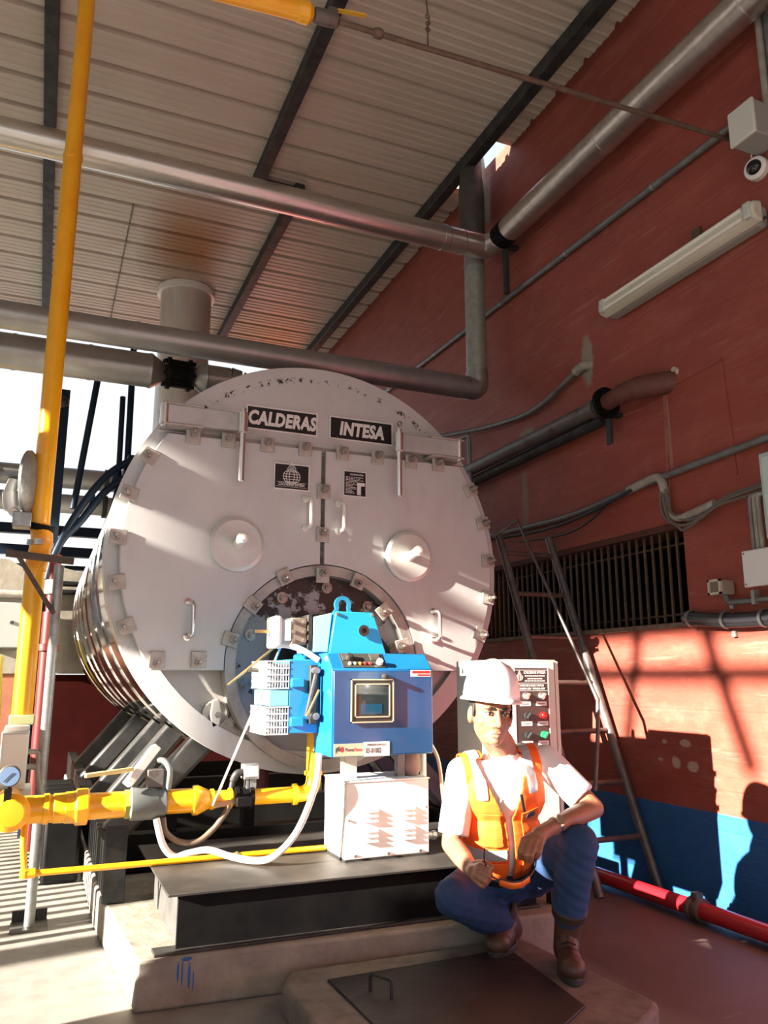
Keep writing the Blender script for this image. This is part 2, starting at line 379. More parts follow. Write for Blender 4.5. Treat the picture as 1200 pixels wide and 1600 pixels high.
# barrel cladding: polished sheets with raised laps
K['mirror'] = mat('polished stainless cladding', (.74, .71, .67), .09, 1., (.66, .62, .58), 3, bump=.09, bscale=5, stretch=(1, .25, 1))
y = BY + .16; sh = 0
while y < 8.95:
    y1 = min(y + .58, 8.96); pr = [(1.133, 0), (1.141, .006), (1.141, .03)]
    k = .03
    while k < y1 - y - .07: pr += [(1.133, k+.012), (1.1315, k+.04), (1.134, k+.068)]; k += .075
    pr += [(1.133, y1-y)]
    MB().lathe(pr, (BX, y, BZ), (0,1,0), 96, False).build('barrel_sheet', K['mirror'], bo, ang=50); y = y1
MB().lathe([(1.13, 0), (1.13, .02), (0, .02)], (BX, 8.94, BZ), (0,1,0), 64, False).build('rear_plate', K['alu_dark'], bo)
# front: ring, upper plate, lower plate
def faced(name, col, col2, flake):
    mm = mat(name, col, .42, .2, bump=.04, bscale=60); q = NG(mm); p = q.pos(); e = q.sep(p)
    n1 = q.noise(p, 2.2, 7); n2 = q.noise(p, 26, 9, .7); n4 = q.noise(p, 5, 5, .6, (3, 1, .7))
    c = q.mix(q.step(n1, .3, .7), col, col2); c = q.mix(q.m('MULTIPLY', q.step(n4, .55, .8), .35), c, (.36, .34, .32))
    dx = q.m('SUBTRACT', e[0], BX); dz = q.m('SUBTRACT', e[2], BZ)
    r = q.m('SQRT', q.m('ADD', q.m('MULTIPLY', dx, dx), q.m('MULTIPLY', dz, dz)))
    for (r0, wdt, zlo, zhi, thr) in flake:
        band = q.step(q.m('ABSOLUTE', q.m('SUBTRACT', r, r0)), wdt, wdt*.4)
        zz = q.m('MULTIPLY', q.step(e[2], zlo, zlo+.05), q.step(e[2], zhi, zhi-.05))
        f = q.m('MULTIPLY', q.m('MULTIPLY', band, zz), q.step(n2, thr, thr+.03))
        c = q.mix(f, c, (.03, .025, .022))
    q.base(c); return mm
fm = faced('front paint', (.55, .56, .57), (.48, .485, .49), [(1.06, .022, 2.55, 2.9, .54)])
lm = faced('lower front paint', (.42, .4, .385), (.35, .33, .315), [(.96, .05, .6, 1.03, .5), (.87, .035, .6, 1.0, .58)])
MB().ring((BX, BY+.03, BZ), (0,1,0), 1.03, 1.145, .135, 96).build('front_ring', fm, bo, ang=30)
def arc(r, a0, a1, n, cx=BX, cz=BZ): return [(cx + r*math.cos(a0+(a1-a0)*i/n), cz + r*math.sin(a0+(a1-a0)*i/n)) for i in range(n+1)]
zt = 2.445; a = math.asin((zt-BZ)/1.14)
MB().prism(arc(1.14, a, PI-a, 40), (0, BY+.005, 0), (1,0,0), (0,0,1), (0,.05,0)).build('upper_plate', fm, bo, .004)
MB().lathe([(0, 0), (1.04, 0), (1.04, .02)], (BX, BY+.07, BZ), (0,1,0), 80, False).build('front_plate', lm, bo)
MB().box((.62, BY-.003, 2.40), (2.2, BY+.05, 2.455)).build('door_header', K['alu_dark'], bo, .003)
# doors
OX, OZ, OR = 1.425, 1.22, .55
def door(sgn):
    rd = 1.075; zb = 1.19; ztop = 2.425; seam = 1.398
    pts = []
    a0 = math.asin((zb-BZ)/rd); a1 = math.asin((ztop-BZ)/rd)
    if sgn < 0:
        pts += arc(rd, PI-a1, PI-a0, 30)                       # outer arc, top to bottom
        b0 = PI - math.asin((zb-OZ)/OR); xs = seam-.012
        b1 = math.acos((xs-OX)/OR)
        pts += arc(OR, b0, b1, 24, OX, OZ) + [(xs, ztop)]
    else:
        xs = seam+.012; b1 = math.acos((xs-OX)/OR); b0 = math.asin((zb-OZ)/OR)
        pts += [(xs, ztop)] + arc(OR, b1, b0, 24, OX, OZ) + arc(rd, a0, a1, 30)
    return MB().prism(pts, (0, BY-.045, 0), (1,0,0), (0,0,1), (0,.06,0)).build('boiler_door', fm, bo, .005, label='left front door' if sgn < 0 else 'right front door')
dl = door(-1); dr = door(1)
MB().box((1.388, BY-.02, 1.75), (1.408, BY+.02, 2.42)).build('door_seal', mat('grimy seal', (.1, .085, .07), .8, 0, (.25, .22, .2), 30), bo)
# burner throat collar and plate
flk = mat('burner plate paint', (.3, .3, .31), .45, .2); q = NG(flk); p = q.pos(); e = q.sep(p)
n2 = q.noise(p, 9, 10, .72); up = q.step(e[2], 1.38, 1.62)
q.base(q.mix(q.step(q.m('ADD', n2, q.m('MULTIPLY', up, .2)), .6, .63), (.3, .31, .33), (.035, .022, .018)))
MB().ring((OX, BY-.035, OZ), (0,1,0), .49, .545, .13, 72).build('throat_collar', K['alu_dark'], bo, ang=30)
MB().lathe([(0, 0), (.495, 0), (.495, .03)], (OX, BY+.035, OZ), (0,1,0), 64, False).build('burner_plate', flk, bo)
nut0 = MB().lathe([(.032, 0), (.032, -.008), (.018, -.008)], (0,0,0), (0,1,0), 14).hexa((0,-.03,0), (0,1,0), .017, .024).cyl((0,-.045,0), (0,-.02,0), .009, n=8).build('flange_bolt', K['bolt'], bo, org=(0,0,0))
first = True
for i in range(10):
    t = PI*(.08 + i*.2); pos = (OX + .43*math.cos(t), BY+.03, OZ + .43*math.sin(t))
    if first: nut0.location = V(pos) - ORG[bo]; ORG[nut0] = V(pos); first = False
    else: inst(nut0, bo, pos)
# clamps
CL = [(.428,2.292,0),(.339,2.079,0),(.298,1.85,0),(.307,1.618,0),(.367,1.398,0),(2.354,2.285,0),(2.438,2.079,0),(2.467,1.847,0),(2.46,1.621,0),(2.40,1.399,0),
      (.537,1.228,1),(.742,1.23,1)] + [(x,2.432,2) for x in (.658,.848,1.065,1.284,1.508,1.728,1.944,2.123)] + [(1.398,2.195,3),(1.396,1.948,3),(1.399,1.72,3)] + \
     [(1.188,1.676,4),(1.024,1.522,4),(.915,1.345,4),(1.605,1.671,4),(1.757,1.515,4),(1.871,1.327,4)]
cl_m = mat('clamp plate', (.45, .43, .4), .45, .3, (.34, .3, .26), 18)
def cl_plate():
    return MB().box((-.038, -.014, -.055), (.038, 0, .028)).build('clamp', cl_m, bo, .003, org=(0,0,0))
def cl_bolt():
    return MB().lathe([(.024, 0), (.024, .006), (.011, .006)], (0,0,0), (0,-1,0), 14).hexa((0,-.006,0), (0,-1,0), .019, .018).lathe([(.011, 0), (.011, .03), (.008, .034)], (0,-.024,0), (0,-1,0), 8).build('bolt', K['bolt'], bo, org=(0,0,0))
p0, b0 = cl_plate(), cl_bolt(); first = True
for x, z, kind in CL:
    if kind == 0: rot = math.atan2(BZ-z, BX-x)
    elif kind == 4: rot = math.atan2(z-OZ, x-OX)
    elif kind == 2: rot = -PI/2
    elif kind == 1: rot = PI/2
    else: rot = -PI/2
    R = M.Rotation(-rot - PI/2, 3, 'Y')          # plate tongue (-z) points towards the door
    yy = BY - .047
    if first:
        pc, bc = p0, b0; first = False
        pc.parent = bo; pc.matrix_local = M.Translation(V((x, yy, z)) - ORG[bo]) @ R.to_4x4(); ORG[pc] = V((x, yy, z))
    else:
        pc = inst(p0, bo, (x, yy, z), R); bc = b0.copy(); COL.objects.link(bc)
    bc.parent = pc; bc.matrix_local = M.Translation((0, -.014, 0))
# inspection discs with plugs
for (x, z, d) in ((.913, 1.848, dl), (1.921, 1.842, dr)):
    di = MB().lathe([(0, .034), (.128, .034), (.147, .026), (.147, 0)], (x, BY-.045, z), (0,-1,0), 48, False).build('inspection_cover', mat('cover paint', (.6, .6, .58), .4, .25, (.5, .5, .49), 5), d, ang=12)
    MB().lathe([(.03, 0), (.026, .02), (.026, .1), (.03, .105), (.03, .125), (.016, .132), (.016, .14), (0, .143)], (x, BY-.078, z), (0,-1,.12), 16).build('inspection_plug', K['white_metal'], di)
# door handles
def handle(x, z0, z1, d, hm=K['chrome']):
    h = MB().tube(fil([(x-.02, BY-.045, z1), (x, BY-.1, z1), (x, BY-.1, z0), (x-.02, BY-.045, z0)], .03), .011, 10).build('handle', hm, d)
    for z in (z0, z1): MB().cyl((x-.02, BY-.045, z), (x-.018, BY-.055, z), .02, n=12).build('handle_foot', hm, h)
handle(1.312, 1.965, 2.13, dl, K['white_metal']); handle(1.505, 1.96, 2.12, dr, K['white_metal']); handle(.697, 1.356, 1.534, dl); handle(2.098, 1.366, 1.53, dr)
# hinge arms with hanging pins
for (xa, xb, pin, hang) in ((.50, .93, .50, .908), (1.815, 2.25, 2.245, 1.833)):
    ar = MB().box((xa, BY-.115, 2.462), (xb, BY-.075, 2.562)).build('hinge_arm', mat('hinge arm paint', (.46, .47, .475), .45, .25, (.38, .385, .39), 6), bo, .004)
    MB().bar((xa, BY-.095, 2.568), (xa+.19*(1 if pin == xa else 0)+.0, BY-.095, 2.568) if pin == xa else (xb, BY-.095, 2.568), .06, .01) if False else None
    x0, x1 = (xa-.02, xa+.2) if pin == xa else (xb-.2, xb+.02)
    MB().box((x0, BY-.12, 2.562), (x1, BY+.0, 2.574)).box((x0, BY-.12, 2.45), (x1, BY+.0, 2.462)).build('hinge_leaf', K['alu_dark'], ar, .003)
    MB().lathe([(.02, 0), (.02, .012), (.026, .012), (.026, .125), (.015, .125), (.015, .14)], (pin, BY-.095, 2.44), (0,0,1), 14).build('hinge_pin', K['chrome'], ar)
    MB().lathe([(.012, 0), (.017, .006), (.017, .27), (.026, .275), (.026, .385), (.016, .385), (.016, .41), (0, .42)], (hang, BY-.125, 2.175), (0,0,1), 14).build('lifting_screw', K['chrome'], ar)
MB().ring((1.833, BY-.14, 2.615), (0,1,0), .011, .016, .012, 14).build('eye_ring', K['bolt'], bo)
# maker's plates
def plate(x0, x1, z0, z1, yy, parent, name='name_plate', fr=.008):
    pz = MB().box((x0, yy-.004, z0), (x1, yy, z1)).build(name, K['plate'], parent)
    f = MB()
    for a, b in (((x0-fr, z0-fr), (x1+fr, z0)), ((x0-fr, z1), (x1+fr, z1+fr)), ((x0-fr, z0), (x0, z1)), ((x1, z0), (x1+fr, z1))): f.box((a[0], yy-.009, a[1]), (b[0], yy+.001, b[1]))
    f.build('plate_frame', K['print'], pz); return pz
np1 = plate(.958, 1.362, 2.523, 2.648, BY+.003, bo)
text('CALDERAS', .108, (1.16, BY-.0015, 2.583), K['print'], np1, shear=.16, offset=.0052, wid=.73, space=1.06)
np2 = plate(1.45, 1.838, 2.523, 2.648, BY+.003, bo)
text('INTESA', .108, (1.645, BY-.0015, 2.583), K['print'], np2, shear=.16, offset=.0052, wid=.76, space=1.06)
def emblem(x, z, s, yy, parent):
    """globe of meridians and parallels under a flame"""
    e = MB(); t = .035*s
    def line(pts):
        for a, b in zip(pts, pts[1:]): e.bar((x+a[0]*s, yy, z+a[1]*s), (x+b[0]*s, yy, z+b[1]*s), t, .001, (0,1,0))
    for k in (1, .66, .3): line([(.5*k*math.cos(i*PI/12), -.12+.42*math.sin(i*PI/12)) for i in range(25)])
    for h in (-.42, -.27, -.12, .03, .17):
        ww = .5*math.sqrt(max(0, 1-((h+.12)/.42)**2)); line([(-ww, h), (ww, h)])
    line([(-.22, .22), (-.24, .36), (-.12, .52), (0, .8), (.12, .52), (.24, .36), (.22, .22)])
    line([(-.1, .24), (-.12, .36), (0, .6), (.12, .36), (.1, .24)]); line([(0, .2), (.03, .34), (0, .44), (-.03, .34), (0, .2)])
    e.build('emblem', K['print'], parent)
lp = plate(1.112, 1.306, 2.18, 2.318, BY-.046, dl, 'emblem_plate', .006)
emblem(1.209, 2.262, .098, BY-.0505, lp)
text('CALDERAS INTESA', .021, (1.209, BY-.0505, 2.205), K['print'], lp, shear=.15, offset=.0004, wid=.86)
MB().bar((1.125, BY-.0505, 2.217), (1.293, BY-.0505, 2.217), .0015, .001, (0,1,0)).bar((1.12, BY-.0505, 2.192), (1.298, BY-.0505, 2.192), .0015, .001, (0,1,0)).build('plate_rule', K['print'], lp)
sp = plate(1.52, 1.652, 2.175, 2.316, BY-.046, dr, 'data_plate', .005)
text('CALDERAS INTESA', .0125, (1.598, BY-.0505, 2.3), K['print'], sp, offset=.0003, wid=.8)
lines = MB()
for i in range(12):
    z = 2.284 - i*.0085; ln = (.1, .085, .11, .06, .05, .055, .045, .05, .06, .04, .05, .045)[i]
    k = 1.53
    while k < 1.53+ln: d = random.uniform(.008, .02); lines.box((k, BY-.0512, z-.0017), (k+d, BY-.0502, z+.0017)); k += d+.004
lines.build('printed_lines', K['print'], sp)
MB().box((1.6, BY-.0512, 2.182), (1.624, BY-.0502, 2.255)).box((1.624, BY-.0512, 2.235), (1.648, BY-.0502, 2.255)).build('data_field', K['print'], sp)
# sight port on the lower plate
pt = MB().ring((.86, BY+.05, .972), (0,1,0), .06, .068, .02, 24).lathe([(.062, 0), (.062, .004), (0, .005)], (.86, BY+.07, .972), (0,-1,0), 24, False).build('sight_port', K['alu_dark'], bo)
MB().prism([(-.02, -.075), (.02, -.06), (.03, .01), (.012, .075), (-.02, .07), (-.03, 0)], (.86, BY+.03, .972), (1,0,0), (0,0,1), (0,.02,0)).build('swing_cover', K['white_metal'], pt, .006)
MB().hexa((.868, BY+.03, .965), (0,-1,0), .016, .02).build('bolt', K['bolt'], pt)
# saddle legs, left side in view and mirrored right
legm = mat('saddle leg paint', (.03, .032, .034), .32, .1, (.06, .06, .06), 8)
for (y, xa, za) in ((4.52, .83, .8), (5.2, .78, .82), (5.85, .78, .82), (6.9, .78, .82), (8.0, .78, .82)):
    for s in (1, -1):
        X = lambda v: BX + (v-BX)*s
        lg = MB(); lg.bar((X(xa+.06), y, za+.06), (X(.40), y, .36), .1, .13, (0,1,0) if False else None)
        lg.build('saddle_leg', mat('grey saddle leg', (.12, .13, .13), .4, .1, (.07, .07, .07), 8) if y < 4.6 else legm, bo, .02)
# steam outlet stub and rear manhole on top
MB().cyl((2.05, 5.6, 2.72), (2.05, 5.6, 2.98), .16, n=24).lathe([(.2, 0), (.2, .03), (0, .03)], (2.05, 5.6, 2.98), (0,0,1), 24).build('manhole', K['alu'], bo)
# chimney
ch = thing('chimney', (1.22, 8.7, 2.9), 'wide white metal chimney rising from the boiler back through the roof', 'chimney')
chm = mat('chimney metal', (.62, .6, .57), .4, .4, (.5, .45, .4), 4, stretch=(1, 1, .3))
for z0, z1 in ((2.85, 3.7), (3.7, 4.6), (4.6, 5.5), (5.5, 6.6)):
    MB().lathe([(.285, 0), (.291, .005), (.291, .03), (.285, .035), (.285, z1-z0)], (1.22, 8.7, z0), (0,0,1), 32, False).build('chimney_section', chm, ch)
MB().box((1.33, 8.44, 2.9), (1.345, 8.45, 5.5)).build('chimney_seam', K['alu_dark'], ch)
MB().ring((1.22, 8.7, 5.46), (0,0,1), .286, .325, .07, 32).build('sky_gap_ring', K['white_metal'], ch)  # white ring standing in for sky light through the chimney gap
# ================================================================ OVERHEAD PIPES
def clad_pipe(name, a, b, r, m, label, cuts, cat='pipe', parent=None, group=None, bandm=None):
    a, b = V(a), V(b); t = parent or thing(name, a, label, cat, group or 'insulated pipes overhead')
    d = b-a; ks = [0] + list(cuts) + [1]
    for k0, k1 in zip(ks, ks[1:]): MB().cyl(a+d*k0, a+d*k1, r, n=28, cap=False).build('cladding', m, t)
    for k in cuts: MB().ring(a+d*k-d.normalized()*.012, d, r-.002, r+.004, .024, 28).build('band', bandm or m, t)
    return t
wire = K['bolt']
up = clad_pipe('insulated_pipe', (-8.4, 5.12, 4.6), (2.86, 5.12, 4.605), .1, K['clad'], 'shiny upper insulated steam pipe crossing under the roof to the wall elbow', [.1, .25, .4, .55, .66, .787, .898, .985])
MB().tube(fil([(2.84,5.12,4.605), (3.09,5.12,4.605), (3.14,5.0,4.62), (3.14,4.96,4.62)], .14, 8), .098, 24, False).build('elbow', K['clad'], up)
for x in (2.72, 2.86): MB().ring((x, 5.12, 4.605), (1,0,.12), .099, .103, .005, 24).build('tie_wire', wire, up)
wp = clad_pipe('insulated_pipe', (3.14, 4.86, 4.63), (3.14, -3, 4.63), .1, K['clad'], 'shiny insulated pipe running along the top of the red wall', [.15, .3, .36, .6, .8])
MB().cyl((3.14, 4.97, 4.625), (3.14, 4.84, 4.63), .102, n=28).build('bare_joint', K['black'], wp)
MB().box((3.17, 4.955, 4.15), (3.2, 5.0, 4.62)).box((3.17, 4.955, 4.55), (3.3, 5.0, 4.58)).build('support_bracket', K['steel_dark'], wp)
lo = clad_pipe('insulated_pipe', (-8.4, 5.3, 3.42), (2.98, 5.3, 3.44), .092, K['clad_dull'], 'dull grey lower insulated pipe passing just above the boiler front', [.12, .3, .5, .62, .776, .894, .984])
MB().tube(fil([(2.96,5.3,3.44), (3.08,5.3,3.44), (3.08,5.3,3.58)], .11, 8), .092, 24, False).build('elbow', K['clad_dull'], lo)
for x in (2.93, 2.965, 2.98): MB().ring((x, 5.3, 3.44), (1,0,.1*(x-2.9)*10), .0915, .095, .004, 24).build('tie_wire', wire, lo)
vp = clad_pipe('insulated_pipe', (3.08, 5.3, 3.56), (3.08, 5.3, 4.9), .084, K['clad_pale'], 'pale weathered vertical pipe standing against the red wall', [.05, .72])
MB().lathe([(.088, 0), (.11, .1), (.11, .5), (.095, .65), (.095, .95)], (3.08, 5.32, 4.72), (0,0,1), 20, False).build('roof_sleeve', mat('sooty sleeve', (.09, .08, .07), .6, .3, (.05, .04, .035), 8), vp)
MB().prism([(0,0),(.16,0),(.16,.35),(.1,.7),(.05,.4),(0,.62)], (3.13, 5.36, 5.02), (1,.1,0), (0,0,1), (0,.008,0)).build('torn_flashing', K['clad_pale'], vp)
# steam main with black valve and elbow into the boiler
sm = clad_pipe('steam_main', (-8.4, 5.75, 3.33), (.56, 5.75, 3.37), .125, K['clad_dull'], 'thick grey steam main behind the lower pipe with a black valve', [.2, .45, .7, .9, .955])
MB().lathe([(.127, 0), (.13, .02), (.06, .13)], (.56, 5.75, 3.37), (1,0,.0), 20, False).build('reducer', K['clad_dull'], sm)
va = MB()
for x in (.69, .84): va.lathe([(.06, 0), (.12, 0), (.12, .03), (.06, .03)], (x, 5.75, 3.375), (1,0,0), 20, False)
va.cyl((.69, 5.75, 3.375), (.87, 5.75, 3.375), .075, n=16)
va = va.build('valve_body', K['black'], sm)
for k in range(6):
    t = k*PI/3+.3; MB().cyl((.665, 5.75+.1*math.cos(t), 3.375+.1*math.sin(t)), (.895, 5.75+.1*math.cos(t), 3.375+.1*math.sin(t)), .014, n=6).build('flange_bolt', K['black'], va)
MB().lathe([(.06, 0), (.13, .1), (.13, .11), (.1, .12)], (.87, 5.75, 3.375), (1,0,0), 20, False).build('reducer', K['clad_dull'], sm)
MB().cyl((.98, 5.75, 3.38), (1.16, 5.75, 3.38), .1, n=24, cap=False).build('cladding', K['clad_dull'], sm)
for i in range(5):
    a0 = PI/2*i/5; a1 = PI/2*(i+1)/5; c = V((1.16, 5.75, 3.38-.22))
    q0 = c + V((math.sin(a0)*.22, 0, math.cos(a0)*.22)); q1 = c + V((math.sin(a1)*.22, 0, math.cos(a1)*.22))
    MB().cyl(q0, q1 + (q1-q0)*.12, .105, .102, 24, False).build('elbow_segment', K['clad_dull'], sm)
MB().cyl((1.38, 5.75, 3.18), (1.38, 5.75, 2.85), .1, n=24).build('downpipe', K['clad_dull'], sm)
# small gas line crossing under the roof with ball valve and hanger wire
gl = thing('gas_branch', (1.0, 2.776, 3.95), 'thin rusty pipe with yellow end and valve crossing under the roof', 'pipe')
MB().tube([(.15, 2.776, 3.87), (.78, 2.776, 3.925)], .042, 14).build('yellow_pipe', K['yellow'], gl)
MB().lathe([(.042, 0), (.047, .01), (.047, .05), (.03, .07)], (.78, 2.776, 3.925), (1,0,.08), 14).build('reducer_socket', K['yellow'], gl)
MB().lathe([(.02, 0), (.032, .01), (.034, .06), (.03, .11), (.018, .12)], (.85, 2.776, 3.932), (1,0,.06), 14).build('valve_body', K['iron'], gl)
lv = MB().box((.92, 2.76, 3.965), (.96, 2.8, 3.99)).build('valve_stem', K['iron'], gl)
MB().bar((.94, 2.776, 3.99), (1.09, 2.76, 4.0), .02, .006, (0,0,1)).build('valve_lever', mat('yellow lever', (.7, .45, .03), .4), lv)
rust = mat('rusty thin pipe', (.11, .075, .055), .6, .3, (.17, .12, .09), 20)
MB().tube([(.95, 2.776, 3.938), (3.3, 2.776, 4.03)], .013, 10).build('thin_pipe', rust, gl)
MB().lathe([(.014, 0), (.022, .008), (.024, .025), (.022, .042), (.014, .05)], (1.13, 2.776, 3.945), (1,0,.04), 10).build('union', rust, gl)
hw = [(1.4, 2.776, 3.95), (1.401, 2.776, 4.08), (1.41, 2.78, 4.12), (1.4, 2.776, 4.16), (1.4, 2.9, 4.9), (1.44, 3.0, 5.43)]
MB().tube(hw, .004, 6).build('hanger_wire', rust, gl)
for k in range(3): MB().ring((1.402, 2.776, 4.06+.035*k), (k % 2, 1, 0), .008, .013, .004, 10).build('wire_loop', rust, gl)

# ================================================================ GAS TRAIN
YG, ZG = 3.75, .62
gt = thing('gas_train', (.5, YG, .5), 'horizontal yellow gas pipe with valves feeding the burner', 'pipe')
Yl = K['yellow']
MB().cyl((-.03, YG, ZG), (.15, YG, ZG), .056, n=24).build('pipe', Yl, gt)
MB().lathe([(.056, 0), (.062, .004), (.062, .022), (.056, .026)], (.06, YG, ZG), (1,0,0), 24).build('socket', Yl, gt)
MB().lathe([(.054, 0), (.064, .006), (.066, .045), (.075, .05), (.075, .095), (.06, .1)], (.14, YG, ZG), (1,0,0), 8).lathe([(.06, 0), (.06, .13)], (.1, YG, ZG), (1,0,0), 24).build('union', Yl, gt, .003)
MB().cyl((.2, YG, ZG), (.4, YG, ZG), .054, n=24).build('pipe', Yl, gt)
va = MB().lathe([(.05, 0), (.07, .01), (.07, .1), (.062, .12), (.062, .15), (.05, .16)], (.4, YG, ZG), (1,0,0), 28).build('solenoid_valve', K['valve_grey'], gt)
MB().hexa((.385, YG, ZG), (1,0,0), .064, .03).build('hex_end', mat('olive paint', (.3, .3, .05), .5), va)
MB().cyl((.56, YG, ZG), (.69, YG, ZG), .052, n=24).build('pipe', Yl, gt)
MB().lathe([(.052, 0), (.064, .005), (.064, .025), (.04, .075), (.045, .08), (.045, .095), (.035, .1)], (.67, YG, ZG), (1,0,0), 24).build('reducer', Yl, gt)
MB().cyl((.76, YG, ZG), (.87, YG, ZG), .036, n=20).lathe([(.036, 0), (.046, .004), (.046, .016), (.036, .02)], (.83, YG, ZG), (1,0,0), 20).build('pipe', Yl, gt)
bv = MB().lathe([(.035, 0), (.05, .004), (.05, .022), (.044, .024), (.044, .07), (.05, .072), (.05, .09), (.035, .094)], (.855, YG, ZG), (1,0,0), 12).build('butterfly_valve', K['black'], gt)
MB().bar((.86, YG-.05, ZG-.005), (.76, YG-.06, ZG-.02), .006, .022, (0,0,1)).build('lever', K['brass'], bv)
MB().box((.855, YG-.08, ZG-.03), (.92, YG-.04, ZG+.01)).build('lever_hub', K['black'], bv, .004)
MB().tube(fil([(.94, YG, ZG), (1.237, YG, ZG), (1.237, YG, .9)], .07, 8), .036, 20).build('riser', Yl, gt)
MB().lathe([(.036, 0), (.048, .004), (.048, .022), (.036, .026)], (1.13, YG, ZG), (1,0,0), 20).build('elbow_socket', Yl, gt)
MB().lathe([(.036, 0), (.045, .004), (.045, .02), (.036, .024)], (1.237, YG, .7), (0,0,1), 20).build('elbow_socket', Yl, gt)
# actuators on the train
ac = MB().box((.47, YG-.03, .685), (.54, YG+.04, .76)).build('valve_bonnet', K['iron'], gt, .004)
MB().bar((.39, YG, .7), (.51, YG+.05, .85), .07, .035, (-1,0,.8)).build('actuator_cover', K['white_metal'], ac, .004)
MB().tube(spline([(.56, YG-.02, .67), (.565, YG-.02, .75), (.545, YG, .79), (.51, YG+.02, .795)]), .014, 10).build('conduit', K['valve_grey'], ac)
MB().bar((.21, YG-.1, .755), (.41, YG-.02, .765), .02, .018).build('lever_handle', mat('cream lever grip', (.75, .6, .25), .5), ac, .004)
jb = MB().box((.895, YG-.03, .70), (.965, YG+.04, .765)).build('junction_box', K['galv'], gt, .003)
MB().box((.9, YG-.036, .712), (.958, YG-.03, .757)).build('box_lid', K['white_metal'], jb, .002)
MB().box((.91, YG-.02, .655), (.92, YG+.03, .7)).box((.925, YG-.02, .655), (.955, YG+.03, .7)).build('box_stem', K['conduit'], jb)
MB().tube(spline([(.895, YG, .73), (.865, YG-.01, .725), (.85, YG, .69), (.845, YG, .655)]), [.016]*16+[.012]*9, 10).build('conduit_elbow', K['rubber'], jb)
MB().tube([(.752, YG-.06, .6), (1.045, YG-.1, 1.33)], .006, 8).build('linkage_rod', K['chrome'], gt)
# brown hose below
MB().tube(spline([(.545, YG-.03, .56), (.56, YG-.03, .5), (.62, YG-.02, .455), (.7, YG-.02, .45), (.77, YG-.02, .5), (.82, YG-.03, .57), (.83, YG-.03, .6)]), .013, 10).build('hose', K['hose_brown'], gt)
# left end: elbow with test cock, gauge
MB().tube(fil([(.04, YG, ZG), (-.08, YG, ZG), (-.08, YG+.2, ZG), (-.08, 4.5, .58)], .1, 8), .056, 20).build('elbow', Yl, gt)
MB().lathe([(.075, 0), (.075, -.03), (.055, -.04), (.05, -.055), (0, -.057)], (-.06, YG-.03, ZG), (0,1,0), 20).build('elbow_boss', Yl, gt)
ga = MB().lathe([(.042, 0), (.042, .03), (.036, .034)], (-.075, YG-.06, .765), (0,-1,0), 28).build('pressure_gauge', K['iron'], gt)
MB().lathe([(.037, 0), (0, .0005)], (-.075, YG-.0945, .765), (0,-1,0), 28).build('dial', mat('blue grey dial', (.16, .26, .44), .3), ga)
MB().bar((-.095, YG-.0962, .745), (-.062, YG-.0962, .778), .003, .001, (0,1,0)).build('needle', K['black'], ga)
MB().cyl((-.075, YG-.06, .66), (-.075, YG-.06, .73), .012, n=10).box((-.09, YG-.075, .665), (-.062, YG-.045, .715)).build('gauge_cock', K['black'], ga)
MB().box((-.092, YG-.075, .6), (-.062, YG-.045, .665)).build('gauge_stem', Yl, ga)
# thin yellow pilot line
py = thing('pilot_line', (.6, 3.67, .38), 'thin yellow pilot gas pipe running low across the skid front', 'pipe')
MB().tube(fil([(-.004, YG, .56), (-.004, 3.7, .5), (.012, 3.675, .39), (.05, 3.675, .388), (1.27, 3.665, .392)], .02), .0125, 10).build('pipe', Yl, py)
MB().lathe([(.013, 0), (.019, .003), (.019, .03), (.013, .033)], (.012, 3.675, .405), (0,0,-1), 10).lathe([(.013, 0), (.019, .003), (.019, .03), (.013, .033)], (.02, 3.675, .389), (1,0,0), 10).ball((.012, 3.675, .39), .02, 10, 8).build('elbow', Yl, py)
for x in (.86, 1.05): MB().ring((x, 3.668, .391), (1,0,0), .012, .017, .008, 10).build('cable_tie', K['iron'], py)
# white conduit hose from the cabinet to the floor of the skid
MB().tube(spline([(1.15, 3.42, .83), (1.13, 3.4, .7), (1.06, 3.42, .52), (.97, 3.45, .42), (.9, 3.52, .395), (.82, 3.62, .4), (.74, 3.68, .42), (.66, 3.7, .41), (.6, 3.71, .4), (.55, 3.71, .45), (.515, 3.71, .56)]), .0145, 12).build('white_hose', K['hose_white'], label='white flexible conduit hose curving from burner cabinet over the skid', cat='hose')

# vertical gas supply with regulator
YV = 4.55
gs = thing('gas_supply', (-.06, YV, .6), 'tall yellow vertical gas pipe at the left of the boiler', 'pipe')
def vx(z): return -.062
MB().cyl((-.062, YV, .97), (-.062, YV, 1.72), .05, n=24).build('lower_pipe', Yl, gs)
MB().lathe([(.05, 0), (.056, .004), (.056, .03), (.05, .034)], (-.062, YV, 1.7), (0,0,1), 24).build('socket', Yl, gs)
MB().tube(spline([(-.062, YV, 1.72), (-.05, YV-.03, 1.79), (-.042, YV-.05, 1.86), (-.05, YV-.02, 1.93)]), .055, 20).build('wrapped_bend', mat('lumpy yellow wrap', (.88, .4, .012), .4, 0, (.7, .25, .01), 12, bump=.8, bscale=24), gs)
cp = MB().lathe([(.05, 0), (.066, .003), (.066, .03), (.05, .033)], (-.05, YV-.03, 1.83), (.1,-.1,1), 20).build('clamp_coupling', K['galv'], gs)
MB().box((-.075, YV-.12, 1.83), (-.035, YV-.08, 1.86)).build('clamp_bolt', K['bolt'], cp)
MB().lathe([(.07, 0), (.07, .03), (.06, .035)], (-.05, YV-.02, 1.92), (.15,-.2,1), 20).build('black_gasket', K['black'], gs)
MB().cyl((-.06, YV, 1.94), (-.06, YV, 4.2), .0515, n=24).build('upper_pipe', Yl, gs)
